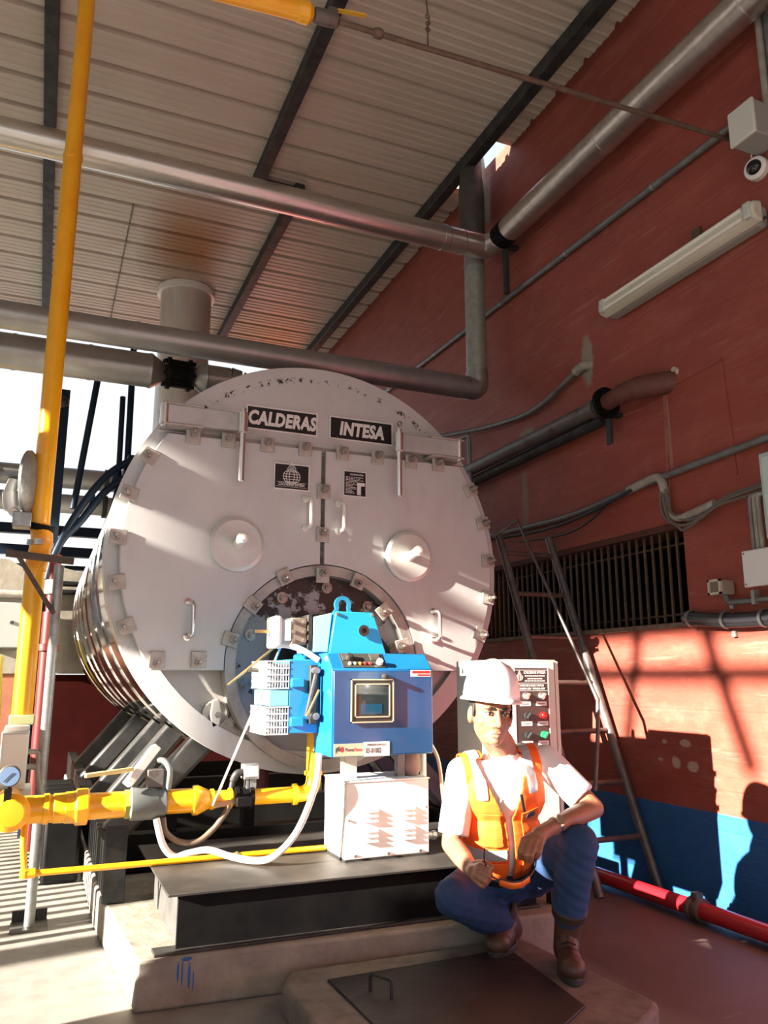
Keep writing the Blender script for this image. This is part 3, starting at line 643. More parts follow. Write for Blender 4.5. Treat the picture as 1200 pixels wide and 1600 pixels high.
MB().cyl((-.06, YV, 4.18), (-.06, YV, 5.4), .0485, n=24).build('upper_pipe', Yl, gs)
MB().lathe([(.052, 0), (.055, .01), (.055, .04), (.05, .05)], (-.06, YV, 4.14), (0,0,1), 24).build('socket', Yl, gs)
# regulator beside it
rg = thing('gas_regulator', (-.15, YV-.05, 1.95), 'silver diaphragm regulator clamped beside the yellow pipe', 'regulator')
MB().lathe([(.0, 0), (.12, .004), (.17, .018), (.175, .022), (.175, .034), (.17, .038), (.12, .06), (0, .07)], (-.155, YV-.02, 2.17), (1,-.25,0), 32).build('diaphragm_case', K['galv'], rg)
MB().cyl((-.16, YV-.02, 2.21), (-.275, YV-.03, 2.21), .03, n=16).ring((-.275, YV-.03, 2.21), (-1,-.1,0), .018, .034, .02, 16).build('spring_barrel', K['conduit'], rg)
MB().tube(spline([(-.2, YV-.05, 2.17), (-.215, YV-.06, 2.1), (-.2, YV-.06, 2.02), (-.16, YV-.05, 1.98)]), [.03]*8+[.036]*9+[.025]*8, 12).build('regulator_body', mat('pale casting', (.66, .66, .64), .45, .3), rg)
MB().box((-.19, YV-.1, 1.92), (-.1, YV, 2.0)).build('mounting_block', K['galv'], rg, .006)
# actuator valve under the vertical pipe
av = thing('actuated_valve', (-.07, 4.4, .56), 'white box shaped valve actuator under the yellow vertical pipe', 'valve')
MB().box((-.14, 4.32, .63), (-.018, 4.46, .9)).build('actuator_housing', mat('off white plastic', (.66, .65, .6), .45), av, .006)
MB().box((-.13, 4.33, .9), (-.02, 4.46, .925)).box((-.135, 4.31, .66), (-.023, 4.32, .89)).build('housing_lid', mat('off white plastic lid', (.7, .69, .64), .45), av, .004)
MB().box((-.12, 4.48, .92), (.0, 4.62, .97)).build('valve_flange', mat('olive flange', (.34, .35, .18), .5), av, .006)
MB().box((-.16, 4.3, .575), (.01, 4.6, .63)).build('valve_block', mat('grey casting', (.5, .5, .46), .6, .2), av, .006)
for z in (.8, .73): MB().cyl((-.018, 4.38, z), (.015, 4.38, z), .013, n=10).build('cable_gland', K['galv'], av)
MB().tube(spline([(.0, 4.38, .73), (.03, 4.38, .72), (.04, 4.36, .66), (.06, 4.3, .59), (.1, 4.2, .54)]), .014, 10).tube(spline([(.0, 4.38, .8), (.03, 4.38, .79), (.035, 4.37, .7), (.055, 4.33, .6)]), .012, 10).build('flexible_conduit', K['pvc'], av)
# bracket post
bp = thing('bracket_post', (.053, 4.39, 0), 'grey galvanised support post with a T bracket and square foot', 'post')
MB().cyl((.053, 4.39, .012), (.053, 4.39, 1.72), .024, n=16).build('post', K['galv'], bp)
MB().box((-.03, 4.31, 0), (.135, 4.47, .012)).build('foot_plate', K['iron'], bp, .002)
MB().box((-.025, 4.465, .0), (.13, 4.475, .06)).build('foot_upstand', K['steel_dark'], bp)
angm = mat('rusty angle', (.07, .06, .052), .6, .3, (.12, .08, .05), 20)
MB().bar((-.2, 4.36, 1.765), (.12, 4.37, 1.742), .03, .035, (0,0,1)).build('bracket_bar', angm, bp, .003)
MB().bar((-.14, 4.36, 1.75), (.045, 4.37, 1.47), .028, .022).build('brace', angm, bp, .003)
MB().cyl((-.0, 4.3, .53), (.053, 4.39, .53), .01, n=8).build('pipe_clip', K['galv'], bp)
# ================================================================ BURNER
bu = thing('gas_burner', (1.42, 3.6, .8), 'blue gas burner with control cabinet bolted to the boiler front', 'burner')
B, Cy = K['blue'], K['cyan']
MB().lathe([(.2, 0), (.2, .5), (.3, .5), (.3, .53)], (1.42, 3.68, 1.2), (0,1,0), 32).build('blast_tube', K['steel_dark'], bu)
MB().box((1.18, 3.56, .92), (1.66, 3.95, 1.27)).build('fan_housing', B, bu, .01)
# tapering top hood with lifting eye
hd = MB()
fr = [(1.255, 1.457), (1.445, 1.457), (1.515, 1.255), (1.225, 1.255)]
q = [(x, 3.52, z) for x, z in fr] + [(x + (.02 if i in (0, 3) else -.02), 3.86, z) for i, (x, z) in enumerate(fr)]
hd.add(q, [(3,2,1,0), (4,5,6,7), (0,1,5,4), (1,2,6,5), (2,3,7,6), (3,0,4,7)], False)
hd = hd.build('hood', Cy, bu, .004)
MB().lathe([(.012, 0), (.026, .0), (.026, .01), (.012, .01)], (1.39, 3.51, 1.37), (0,-1,0), 20, False).cyl((1.39, 3.52, 1.37), (1.39, 3.508, 1.37), .014, n=16).build('sight_glass', mat('dark sight glass', (.04, .03, .03), .2), hd)
MB().ring((1.39, 3.512, 1.37), (0,-1,0), .022, .03, .006, 24).build('sight_rim', Cy, hd)
eye = MB().prism(arc(.042, -.35, PI+.35, 14, 1.32, 1.5)[::1] + [(1.265, 1.455)] + [] , (0, 3.6, 0), (1,0,0), (0,0,1), (0,.014,0)) if False else MB()
n = 16; ob = []; ib = []
for i in range(n+1):
    t = -.5 + (PI+1.)*i/n; ob.append((1.32 + .042*math.cos(t), 1.497 + .042*math.sin(t))); ib.append((1.32 + .022*math.cos(t), 1.497 + .024*math.sin(t)))
ob = [(1.375, 1.452)] + ob + [(1.265, 1.452)]; ib = [(1.345, 1.452)] + ib + [(1.295, 1.452)]
for i in range(len(ob)-1): eye.prism([ob[i], ob[i+1], ib[i+1], ib[i]], (0, 3.6, 0), (1,0,0), (0,0,1), (0,.016,0))
eye.build('lifting_eye', mat('lifting eye paint', (.02, .27, .45), .4), hd)
for x, z in ((1.262, 1.445), (1.438, 1.445)): MB().hexa((x, 3.52, z), (0,-1,0), .008, .008).build('hood_screw', K['bolt'], hd)
for z in (1.385, 1.33, 1.30): MB().hexa((1.235 + (1.457-z)*.05, 3.6, z), (-1,0,0), .008, .012).build('hood_screw', K['bolt'], hd)
MB().prism([(1.155, 1.268), (1.155, 1.43), (1.245, 1.452), (1.225, 1.268)], (0, 3.54, 0), (1,0,0), (0,0,1), (0,.26,0)).build('side_plate', mat('pale blue plate', (.3, .58, .68), .4), bu, .004)
# damper motor on the left
mo = thing('damper_motor', (1.05, 3.65, 1.3), parent=bu)
MB().box((1.128, 3.545, 1.28), (1.15, 3.72, 1.44)).build('mount_flange', K['steel_dark'], mo, .003)
MB().box((1.05, 3.555, 1.3), (1.128, 3.69, 1.425)).build('gearbox', mat('bronze grey casting', (.26, .23, .18), .45, .4), mo, .006)
for z in (1.32, 1.36, 1.405):
    for x in (1.062, 1.113): MB().hexa((x, 3.555, z), (0,-1,0), .009, .012).build('gearbox_screw', K['bolt'], mo)
MB().box((1.008, 3.56, 1.305), (1.05, 3.685, 1.42)).build('motor_core', mat('laminated core', (.35, .42, .48), .5, .3), mo, .003)
MB().box((1.022, 3.553, 1.32), (1.05, 3.56, 1.412)).build('rating_label', K['white'], mo)
MB().box((.968, 3.55, 1.285), (1.01, 3.69, 1.432)).build('motor_cap', mat('cream cap', (.8, .78, .72), .4), mo, .014, segs=3)
MB().bar((.9, 3.62, 1.362), (.97, 3.62, 1.362), .014, .014).build('shaft', K['brass'], mo)
MB().tube([(.8, 3.7, 1.12), (1.0, 3.66, 1.29)], .006, 8).build('linkage_rod', K['brass'], bu)
MB().cyl((.89, 3.68, 1.19), (.965, 3.68, 1.185), .01, n=8).build('rod_joint', K['iron'], bu)
MB().tube(spline([(1.0, 3.6, 1.295), (1.03, 3.58, 1.3), (1.1, 3.55, 1.28), (1.17, 3.5, 1.23)]), .014, 10).build('motor_cable', K['hose_white'], bu)
# air inlet box with two wire grilles
MB().box((1.04, 3.53, .91), (1.185, 3.8, 1.235)).build('air_box', mat('air box blue', (.01, .24, .55), .35, coat=.3), bu, .005)
MB().box((.95, 3.53, 1.03), (1.04, 3.8, 1.1)).build('air_box_middle', mat('pale cyan sheet', (.2, .55, .7), .4), bu, .004)
wirem = mat('white grille wire', (.72, .72, .72), .4, .2)
dkm = mat('grille shadow box', (.2, .22, .26), .7)
for z0, z1 in ((1.107, 1.225), (.908, 1.025)):
    gb = MB().box((.955, 3.545, z0+.008), (1.038, 3.79, z1-.008)).build('grille_box', dkm, bu)
    k = z0
    gw = MB()
    for i in range(5):
        z = z0 + (z1-z0)*i/4; gw.bar((.936, 3.53, z), (1.04, 3.53, z), .006, .006).bar((.936, 3.53, z), (.936, 3.8, z), .006, .006)
    for i in range(9): x = .938 + .1*i/8; gw.bar((x, 3.53, z0), (x, 3.53, z1), .003, .003)
    for i in range(20): y = 3.535 + .26*i/19; gw.bar((.936, y, z0), (.936, y, z1), .003, .003)
    gw.build('grille', wirem, gb)
for z in (1.13, .96): MB().box((1.045, 3.505, z-.02), (1.105, 3.53, z+.02)).build('clip_plate', mat('clip blue', (.01, .27, .6), .35), bu, .004)
lk = MB().box((1.13, 3.5, .95), (1.165, 3.53, 1.21)).build('linkage_plate', K['steel_dark'], bu, .004)
for z in (1.185, .985): MB().cyl((1.148, 3.5, z), (1.148, 3.46, z), .016, n=12).hexa((1.148, 3.46, z), (0,-1,0), .013, .012).build('pivot', K['bolt'], lk)
MB().bar((1.148, 3.475, 1.17), (1.105, 3.475, .985), .01, .022, (0,1,0)).build('arm', K['iron'], lk)
MB().tube([(1.105, 3.465, .985), (1.16, 3.46, 1.1)], .006, 8).build('rod', K['brass'], lk)
# control cabinet
cx0, cx1, cz0, cz1, cy = 1.18, 1.668, .818, 1.19, 3.35
cb = thing('control_cabinet', (1.42, cy, cz0), parent=bu)
MB().prism([(cy, cz0), (cy, cz1), (cy+.075, 1.262), (cy+.24, 1.262), (cy+.24, cz0)], (cx0, 0, 0), (0,1,0), (0,0,1), (cx1-cx0, 0, 0)).build('cabinet_body', B, cb, .004)
MB().box((cx0+.006, cy-.012, cz0+.004), (cx1-.004, cy, cz1-.006)).build('cabinet_door', mat('cabinet door blue', (.004, .058, .17), .25, 0, (.005, .066, .19), 3, coat=.3), cb, .004)
sl = (V((0, .075, .072))).normalized(); up_ = sl; nn = V((0, -.072, .075)).normalized()
def onslope(x, t, h=0): return V((x, cy, cz1)) + up_*t*.104 + nn*h
mtx = M((V((1,0,0)), up_, nn)).transposed()
def sbox(name, x0, x1, t0, t1, h, m): 
    a = onslope((x0+x1)/2, (t0+t1)/2); R4 = M.Translation(a) @ mtx.to_4x4()
    return MB().box((-(x1-x0)/2, -(t1-t0)*.052, -.002), ((x1-x0)/2, (t1-t0)*.052, h), R4).build(name, m, cb)
sbox('switch_panel', 1.235, 1.44, .08, .95, .004, mat('switch panel', (.05, .05, .045), .35))
for x in (1.265, 1.40): sbox('switch_plate', x-.022, x+.026, .5, .9, .008, K['iron']); 
for x, m_ in ((1.275, K['steel_dark']), (1.412, K['white'])): MB().lathe([(.016, 0), (.014, .018), (0, .02)], onslope(x, .62 if x < 1.3 else .3, .008), nn, 14).build('switch_knob', m_, cb)
for i, col in enumerate(((.8, .78, .7), (.5, .5, .45), (.8, .5, .05), (.7, .03, .03), (.65, .05, .05))):
    MB().lathe([(.008, 0), (.008, .006), (.004, .01), (0, .011)], onslope(1.27 + i*.024, .28, .004), nn, 10).build('indicator', mat('indicator', col, .3), cb)
wnd = MB().box((1.262, cy-.02, .962), (1.466, cy-.012, 1.146)).build('window_surround', mat('window trim black', (.03, .028, .024), .35), cb, .003)
fr_ = MB()
for a, b in (((1.28, .982), (1.448, .987)), ((1.28, 1.123), (1.448, 1.128)), ((1.28, .982), (1.285, 1.128)), ((1.443, .982), (1.448, 1.128)), ((1.262, .96), (1.466, .965)), ((1.262, 1.142), (1.466, 1.147)), ((1.262, .96), (1.267, 1.147)), ((1.461, .96), (1.466, 1.147))): fr_.box((a[0], cy-.024, a[1]), (b[0], cy-.019, b[1]))
fr_.build('window_bead', mat('champagne bead', (.6, .53, .38), .35, .4), wnd)
MB().box((1.285, cy-.0215, .987), (1.443, cy-.0195, 1.123)).build('window_pane', K['glass'], wnd)
MB().box((1.31, cy-.0225, .997), (1.41, cy-.0214, 1.04)).build('display', mat('display', (.01, .06, .12), .1), wnd)
MB().lathe([(.014, 0), (.012, .012), (.01, .03), (0, .034)], (1.422, cy-.012, 1.158), (0,-1,0), 14).build('latch_knob', K['steel_dark'], cb)
st = MB().box((1.555, cy-.0135, 1.158), (1.655, cy-.012, 1.187)).build('warning_sticker', K['white'], cb)
sr = mat('sticker red', (.6, .02, .02), .4)
MB().box((1.562, cy-.0142, 1.172), (1.652, cy-.0134, 1.184)).box((1.588, cy-.0142, 1.161), (1.652, cy-.0134, 1.169)).build('sticker_print', sr, st)
l1 = MB().box((1.188, cy-.0145, .822), (1.324, cy-.012, .874)).build('maker_label', mat('gold label', (.5, .47, .34), .35, .4), cb)
MB().prism([(0, 0), (.01, .012), (.02, .008), (.03, .022), (.016, .02), (.018, .03), (0, .022)], (1.196, cy-.0148, .834), (1,0,0), (0,0,1), (0,-.0006,0)).build('label_emblem', mat('dark emblem', (.05, .05, .05), .5), l1)
MB().ball((1.226, cy-.0148, .85), (.008, .0008, .012), 10, 6).build('label_flame', sr, l1)
text('Power', .021, (1.262, cy-.0148, .848), K['plate'], l1, offset=.0002, wid=.75, ext=.0003)
text('Flame', .021, (1.3, cy-.0148, .848), sr, l1, offset=.0002, wid=.72, ext=.0003)
l2 = MB().box((1.326, cy-.0145, .818), (1.448, cy-.012, .878)).build('asset_label', K['white'], cb)
text('ESMERALDA CORP S.A.C', .0135, (1.386, cy-.0148, .866), K['plate'], l2, wid=.62, ext=.0003)
text('03-01002', .031, (1.372, cy-.0148, .841), K['plate'], l2, offset=.0004, wid=.62, ext=.0003)
# legs of the cabinet and the pressure line at its right
MB().box((1.3, 3.5, .375), (1.36, 3.56, .82)).build('support_leg', mat('cream leg', (.5, .47, .38), .5), bu, .003)
MB().box((1.56, 3.5, .375), (1.6, 3.54, .82)).build('support_leg', K['conduit'], bu, .003)
MB().lathe([(.03, 0), (.045, .03), (.04, .09), (.025, .11)], (1.64, 3.52, .71), (0,0,1), 12).build('pump_fitting', mat('rusty casting', (.32, .2, .16), .6), bu)
MB().tube(spline([(1.69, 3.45, 1.16), (1.69, 3.45, 1.0), (1.695, 3.45, .88), (1.73, 3.42, .78), (1.745, 3.4, .6)]), .009, 8).build('capillary_line', mat('copper line', (.5, .3, .22), .35, .6), bu)
MB().cyl((1.69, 3.45, 1.12), (1.69, 3.45, 1.17), .016, n=10).build('capillary_nut', K['bolt'], bu)
# ================================================================ WHITE TRANSFORMER BOX
wx0, wx1, wy0, wy1, wz0, wz1 = 1.275, 1.68, 3.42, 3.7, .383, .70
tb = thing('transformer_box', (1.48, 3.55, .375), 'white sheet metal box with louvres standing on the skid under the burner', 'electrical box')
bd = MB().box((wx0, wy0, wz0), (wx1, wy1, wz1)).build('box_body', K['white'], tb, .006)
MB().prism([(wx0-.004, wy0-.004), (wx1+.004, wy0-.004), (wx1+.004, wy1+.004), (wx0-.004, wy1+.004)], (0,0,wz1), (1,0,0), (0,1,0), (0,0,.008)).build('box_lid', K['white'], bd, .003)
for cxl in (1.392, 1.572):
    for k in range(6):
        z = .575 - k*.021 - (.02 if k > 2 else 0)
        MB().prism([(0, 0), (-.014, 0), (0, .014)], (cxl-.035, wy0, z), (0,1,0), (0,0,1), (.07,0,0)).build('louvre', K['white'], bd)
for x in (1.32, 1.475, 1.63): MB().hexa((x, wy0, .398), (0,-1,0), .007, .012).build('screw', K['bolt'], bd)
for x, z in ((1.29, .545), (1.665, .58)): MB().hexa((x, wy0, z), (0,-1,0), .005, .006).build('screw', K['bolt'], bd)
lb = MB().box((wx0-.002, 3.49, .52), (wx0, 3.63, .575)).build('rating_label', mat('grey label', (.45, .45, .45), .5), bd)
MB().box((wx0-.003, 3.5, .55), (wx0-.0015, 3.62, .57)).box((wx0-.003, 3.5, .525), (wx0-.0015, 3.62, .535)).build('label_print', mat('dark grey print', (.12, .12, .12), .5), lb)
MB().box((wx0+.0, wy0+.0, .375), (wx1-.0, wy1, .383)).build('mount_plate', K['steel_dark'], tb)
MB().cyl((wx1, 3.5, .44), (wx1+.05, 3.5, .44), .018, n=12).cyl((wx1+.05, 3.5, .44), (wx1+.07, 3.5, .44), .022, n=8).build('cable_gland', K['galv'], tb)
MB().tube(spline([(wx1+.07, 3.5, .44), (1.79, 3.48, .45), (1.83, 3.5, .5), (1.82, 3.55, .62)]), .014, 10).build('flexible_conduit', K['conduit'], tb)
MB().cyl((1.72, 3.56, .375), (1.72, 3.56, 1.1), .016, n=10).build('standpipe', K['white_metal'], tb)
# ================================================================ CONTROL PANEL
cp = thing('control_panel', (2.08, 3.4, .17), 'beige electrical control cabinet with black switch plate behind the crouching man', 'control panel')
MB().box((1.945, 3.165, .5), (2.225, 3.63, 1.235)).build('enclosure', K['panel'], cp, .005)
MB().box((1.948, 3.145, .505), (2.2, 3.165, 1.23)).build('enclosure_door', K['panel'], cp, .005)
MB().box((2.206, 3.15, .51), (2.225, 3.166, 1.228)).build('door_hinge_strip', K['panel'], cp, .003)
for x in (1.97, 2.17):
    for y in (3.2, 3.57): MB().box((x, y, .17), (x+.04, y+.04, .5)).build('stand_leg', K['steel_dark'], cp)
MB().prism([(-.006, -.012), (.006, -.012), (.006, .008), (0, .014), (-.006, .008)], (1.9445, 3.56, 1.185), (0,1,0), (0,0,1), (-.002,0,0)).build('key_hole', K['plate'], cp)
br = mat('dark brown fascia', (.05, .034, .03), .4)
fa = MB().box((1.98, 3.141, .80), (2.16, 3.145, 1.2)).build('switch_fascia', br, cp)
fl_ = MB()
for a, b in (((1.978, 1.196), (2.162, 1.2)), ((1.978, .8), (1.982, 1.2)), ((2.158, .8), (2.162, 1.2)), ((1.985, 1.186), (2.155, 1.188)), ((1.985, 1.128), (2.155, 1.13)), ((1.985, 1.094), (2.155, 1.096))): fl_.box((a[0], 3.1395, a[1]), (b[0], 3.1412, b[1]))
fl_.build('fascia_line', K['print'], fa)
emblem(2.007, 1.158, .034, 3.1402, fa)
text('CALDERAS INTESA', .017, (2.088, 3.1402, 1.176), K['print'], fa, offset=.0005, wid=.82, shear=.15)
pr_ = MB()
for z, x0, x1 in ((1.161, 2.035, 2.142), (1.149, 2.05, 2.128), (1.139, 2.035, 2.142)):
    k = x0
    while k < x1: d = random.uniform(.008, .016); pr_.box((k, 3.1396, z-.0028), (min(k+d, x1), 3.1404, z+.0028)); k += d+.003
pr_.build('printed_lines', K['print'], fa)
text('TABLERO ELECTRICO', .0135, (2.07, 3.1402, 1.118), K['print'], fa, offset=.0003)
text('TENSION: 220V   MANDO: 110V', .0115, (2.07, 3.1402, 1.104), K['print'], fa, offset=.0003, wid=.88)
for (x, z, m_) in ((2.035, 1.072, K['chrome']), (2.12, 1.072, K['chrome']), (2.04, .985, K['steel_dark']), (2.125, .985, None), (2.04, .9, K['steel_dark']), (2.125, .9, mat('green button', (.02, .3, .1), .3))):
    sw = MB().lathe([(.017, 0), (.017, .008), (.012, .01)], (x, 3.141, z), (0,-1,0), 18).build('switch', m_ or mat('red pilot lamp', (.75, .01, .01), .2), fa)
    if m_ is None: MB().ball((x, 3.131, z), (.015, .012, .015), 16, 8).build('lamp_lens', mat('red lens', (.8, .01, .008), .15), sw)
    else: MB().box((x-.004, 3.115, z-.014), (x+.004, 3.131, z+.014), M.Translation((x, 3.12, z)) @ M.Rotation(.7, 4, 'Y') @ M.Translation((-x, -3.12, -z))).build('switch_grip', m_, sw)
    tg = MB().box((x-.03, 3.1395, z-.044), (x+.026, 3.1412, z-.025)).build('switch_tag', mat('tag white', (.75, .72, .68), .5), fa)
    MB().box((x-.02, 3.139, z-.037), (x+.016, 3.1396, z-.033)).build('tag_print', mat('tag print', (.2, .18, .17), .5), tg)
# ================================================================ ON AND BY THE RIGHT WALL
# twin-tube weatherproof light
lf = thing('wall_light', (3.25, 3.3, 3.5), 'long dusty fluorescent light fitting on the red wall', 'light')
MB().box((3.215, 2.64, 3.44), (3.3, 3.84, 3.56)).build('light_tray', mat('grey tray', (.3, .3, .28), .6), lf, .02)
MB().prism([(0, 0), (-.055, .012), (-.075, .035), (-.075, .085), (-.055, .108), (0, .12)], (3.225, 2.61, 3.44), (1,0,0), (0,0,1), (0,1.24,0)).build('diffuser', mat('dusty acrylic', (.62, .62, .52), .35, 0, (.5, .49, .4), 8, stretch=(1, .2, 1)), lf, .012)
for z in (3.475, 3.525): MB().cyl((3.155, 2.68, z), (3.155, 3.79, z), .013, n=10).build('lamp_tube', mat('lamp tube', (.75, .75, .68), .4), lf)
for y in (2.65, 3.81): MB().box((3.14, y-.03, 3.455), (3.2, y+.02, 3.545)).build('end_cap', mat('cap', (.5, .53, .5), .4), lf, .01)
MB().tube(spline([(3.24, 2.63, 3.47), (3.26, 2.6, 3.46), (3.27, 2.61, 3.36), (3.26, 2.55, 3.3)]), .008, 8).build('flex', K['cable'], lf)
# junction box and dome camera
jb = thing('junction_box', (3.2, 2.58, 3.86), 'grey square junction box high on the red wall', 'electrical box')
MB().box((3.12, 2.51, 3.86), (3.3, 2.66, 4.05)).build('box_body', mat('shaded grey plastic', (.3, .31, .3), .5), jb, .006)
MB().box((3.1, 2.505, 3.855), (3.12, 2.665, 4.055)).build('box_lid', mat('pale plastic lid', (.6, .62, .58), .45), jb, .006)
dc = thing('dome_camera', (3.24, 2.66, 3.79), 'small white dome camera with dark lens below the junction box', 'camera')
ax = V((-1, -.25, -.1))
MB().lathe([(.058, 0), (.062, .02), (.06, .05), (.05, .06)], (3.3, 2.665, 3.785), ax, 24).build('camera_housing', mat('white plastic', (.75, .74, .72), .4), dc)
MB().ball(V((3.3, 2.665, 3.785)) + ax.normalized()*.05, .042, 20, 12).build('lens_dome', mat('black dome', (.01, .01, .011), .08), dc)
MB().tube(spline([(3.28, 2.66, 3.84), (3.27, 2.68, 3.86), (3.25, 2.66, 3.87)]), .004, 6).build('lead', K['hose_white'], dc)
def conduit(label, pts, r, m=None, bend=.05, clips=(), name='conduit'):
    t = thing(name, pts[0], label, 'conduit', 'conduits on the red wall')
    MB().tube(fil(pts, bend), r, 10).build('tube', m or K['conduit'], t)
    for c in clips: MB().ring(c, V(pts[-1])-V(pts[0]), r-.001, r+.004, .02, 10).build('clip', K['galv'], t)
    return t
conduit('grey conduit rising steeply from the junction box to the roof', [(3.27,2.545,5.5), (3.27,2.55,4.05)], .022, K['pvc'])
conduit('dark conduit beside the pale riser in the top corner', [(3.27,2.5,5.5), (3.27,2.5,4.02)], .02)
conduit('long straight grey conduit along the upper red wall to the junction box', [(3.275,2.66,4.13), (3.275,9.5,4.29)], .022, None, .05, [(3.275,y,4.13+(y-2.66)*.0234) for y in (3.4,4.3,5.2,6.4,7.5)])
MB().box((3.275, 3.08, 3.62), (3.3, 3.14, 3.69)).build('socket_stub', mat('rusty stub', (.1, .06, .04), .7), label='small broken rusty socket on the red wall above the light', cat='socket')
pt = conduit('thin conduit curving out of a plaster patch toward the boiler', [(3.3,4.17,3.25), (3.26,4.22,3.24), (3.26,4.75,3.1), (3.24,5.4,3.17), (3.15,6.2,3.3)], .02, None, .25)
MB().tube(spline([(3.32,4.14,3.25), (3.27,4.19,3.25), (3.26,4.26,3.23)]), .032, 12).build('end_bend', K['pvc'], pt)
rl = thing('handrail', (3.1, 5.6, 2.3), 'thin grey handrail behind the boiler right shoulder', 'rail')
MB().tube([(3.15, 5.56, 2.35), (3.15, 5.58, 3.14)], .018, 10).tube([(3.15, 5.58, 3.14), (3.0, 7.0, 3.2)], .018, 10).build('rail_tube', K['conduit'], rl)
# dark blowdown pipe with flange poking through the wall
dp = thing('vent_pipe', (3.2, 4.2, 2.8), 'thick dark pipe with flange running out through a hole in the red wall', 'pipe')
MB().tube(fil([(3.17, 8.0, 2.84), (3.17, 3.86, 2.86)], .05), .05, 16).build('pipe', K['iron'], dp)
MB().tube([(3.23, 8.0, 2.74), (3.23, 3.95, 2.79)], .04, 12).build('lower_pipe', K['steel_dark'], dp)
MB().lathe([(.05, 0), (.062, .0), (.062, .05), (.05, .05)], (3.17, 3.98, 2.86), (0,-1,0), 16, False).build('coupling', K['iron'], dp)
fl2 = MB().lathe([(.05, 0), (.1, 0), (.1, .025), (.05, .025)], (3.17, 3.86, 2.86), (.0,-1,0), 24, False).build('flange', K['black'], dp)
for k in range(6): MB().hexa((3.17 + .08*math.cos(k*PI/3), 3.87, 2.86 + .08*math.sin(k*PI/3)), (0,-1,0), .012, .05).build('flange_bolt', K['black'], fl2)
MB().tube(spline([(3.17, 3.85, 2.86), (3.17, 3.72, 2.865), (3.19, 3.6, 2.87), (3.25, 3.5, 2.87), (3.34, 3.42, 2.87)]), [.055]*9+[.065]*8+[.07]*16, 16).build('bend', mat('red brown painted pipe', (.13, .04, .03), .6, 0, (.09, .03, .025), 10), dp)
MB().ball((3.3, 3.385, 2.935), (.012, .022, .016), 7, 5).ball((3.3, 3.36, 2.915), (.01, .015, .022), 7, 5).build('mortar_lump', mat('mortar', (.45, .38, .3), .9), dp)
MB().box((3.2, 3.85, 2.6), (3.212, 3.9, 2.8)).box((3.15, 3.85, 2.785), (3.3, 3.9, 2.81)).build('wall_bracket', K['steel_dark'], dp)
# conduit with drop bends, cable bundles
cq = conduit('bent grey conduit sloping down above the barred opening', [(3.27,2.3,2.35), (3.27,3.56,2.305), (3.27,4.4,2.235), (3.26,5.6,2.28), (3.2,6.4,2.33)], .02, None, .3)
MB().tube(fil([(3.265,3.8,2.29), (3.265,3.52,2.32), (3.265,3.49,2.2)], .07), .026, 12).build('drop_bend', K['pvc'], cq)
MB().tube(fil([(3.26,3.49,2.22), (3.26,3.475,2.08), (3.26,3.4,2.03), (3.26,3.3,2.045)], .08), .02, 10).build('lower_bend', K['pvc'], cq)
MB().tube([(3.265,3.36,2.035), (3.265,3.13,2.07)], .024, 12).build('end_sleeve', K['pvc'], cq)
def cable(label, pts, r, m=None, n=8):
    return MB().tube(spline(pts, n), r, 8).build('wall_cable', m or K['cable'], label=label, cat='cable', group='cables on the red wall')
cb_ = mat('dusty cable', (.12, .105, .09), .6)
cable('dusty cable looping from the drop bend to the pale cabinet, uppermost', [(3.25,3.47,2.22), (3.25,3.455,2.1), (3.25,3.35,2.02), (3.25,3.2,2.02), (3.25,3.05,2.08), (3.25,2.85,2.1), (3.24,2.6,2.12)], .009, cb_)
cable('dusty cable looping from the drop bend to the pale cabinet, sagging lowest', [(3.24,3.5,2.21), (3.24,3.5,2.09), (3.24,3.42,2.01), (3.24,3.3,1.985), (3.24,3.15,2.03), (3.24,3.0,2.07), (3.24,2.83,2.085), (3.23,2.6,2.1)], .009, cb_)
cable('dusty cable looping from the drop bend to the pale cabinet, between the others', [(3.235,3.485,2.2), (3.235,3.45,2.05), (3.235,3.38,1.985), (3.235,3.32,1.96), (3.235,3.1,2.04), (3.235,2.95,2.055), (3.235,2.82,2.06), (3.23,2.6,2.08)], .008, cb_)
cable('black cable following the sloping conduit behind the ladder', [(3.24,3.75,2.275), (3.24,4.1,2.22), (3.24,4.5,2.19), (3.22,5.0,2.2), (3.1,5.8,2.26)], .012)
cable('thin black cable sagging below the sloping conduit', [(3.25,3.95,2.26), (3.25,4.15,2.17), (3.25,4.45,2.12), (3.24,5.0,2.15)], .007)
pb = thing('wall_cabinet', (3.2, 2.65, 1.79), 'pale turquoise cabinet at the right picture edge on the red wall', 'cabinet')
MB().box((3.08, 2.2, 1.79), (3.3, 2.665, 2.2)).build('cabinet_body', mat('pale turquoise', (.42, .55, .52), .5, 0, (.36, .48, .46), 8), pb, .006)
MB().box((3.07, 2.22, 1.81), (3.08, 2.645, 2.18)).build('cabinet_door', mat('pale turquoise door', (.45, .58, .55), .5), pb, .004)
for k, y in enumerate((2.86, 2.835, 2.81)): MB().tube(fil([(3.22, 2.66-.02*k, 2.06-.01*k), (3.22, y, 2.05), (3.22, y, 1.76)], .03), .012, 8).build('feed_tube', K['pvc'] if k else K['conduit'], pb)
wb = thing('white_box', (3.2, 2.75, 1.59), 'white sheet box low on the wall below the turquoise cabinet', 'electrical box')
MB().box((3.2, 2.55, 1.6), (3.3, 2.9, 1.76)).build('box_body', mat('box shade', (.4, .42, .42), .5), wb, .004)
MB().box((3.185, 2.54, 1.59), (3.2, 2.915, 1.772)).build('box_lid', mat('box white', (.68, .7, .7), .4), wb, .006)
for y, z in ((2.9, 1.757), (2.9, 1.605)): MB().hexa((3.185, y, z), (-1,0,0), .005, .004).build('lid_screw', K['bolt'], wb)
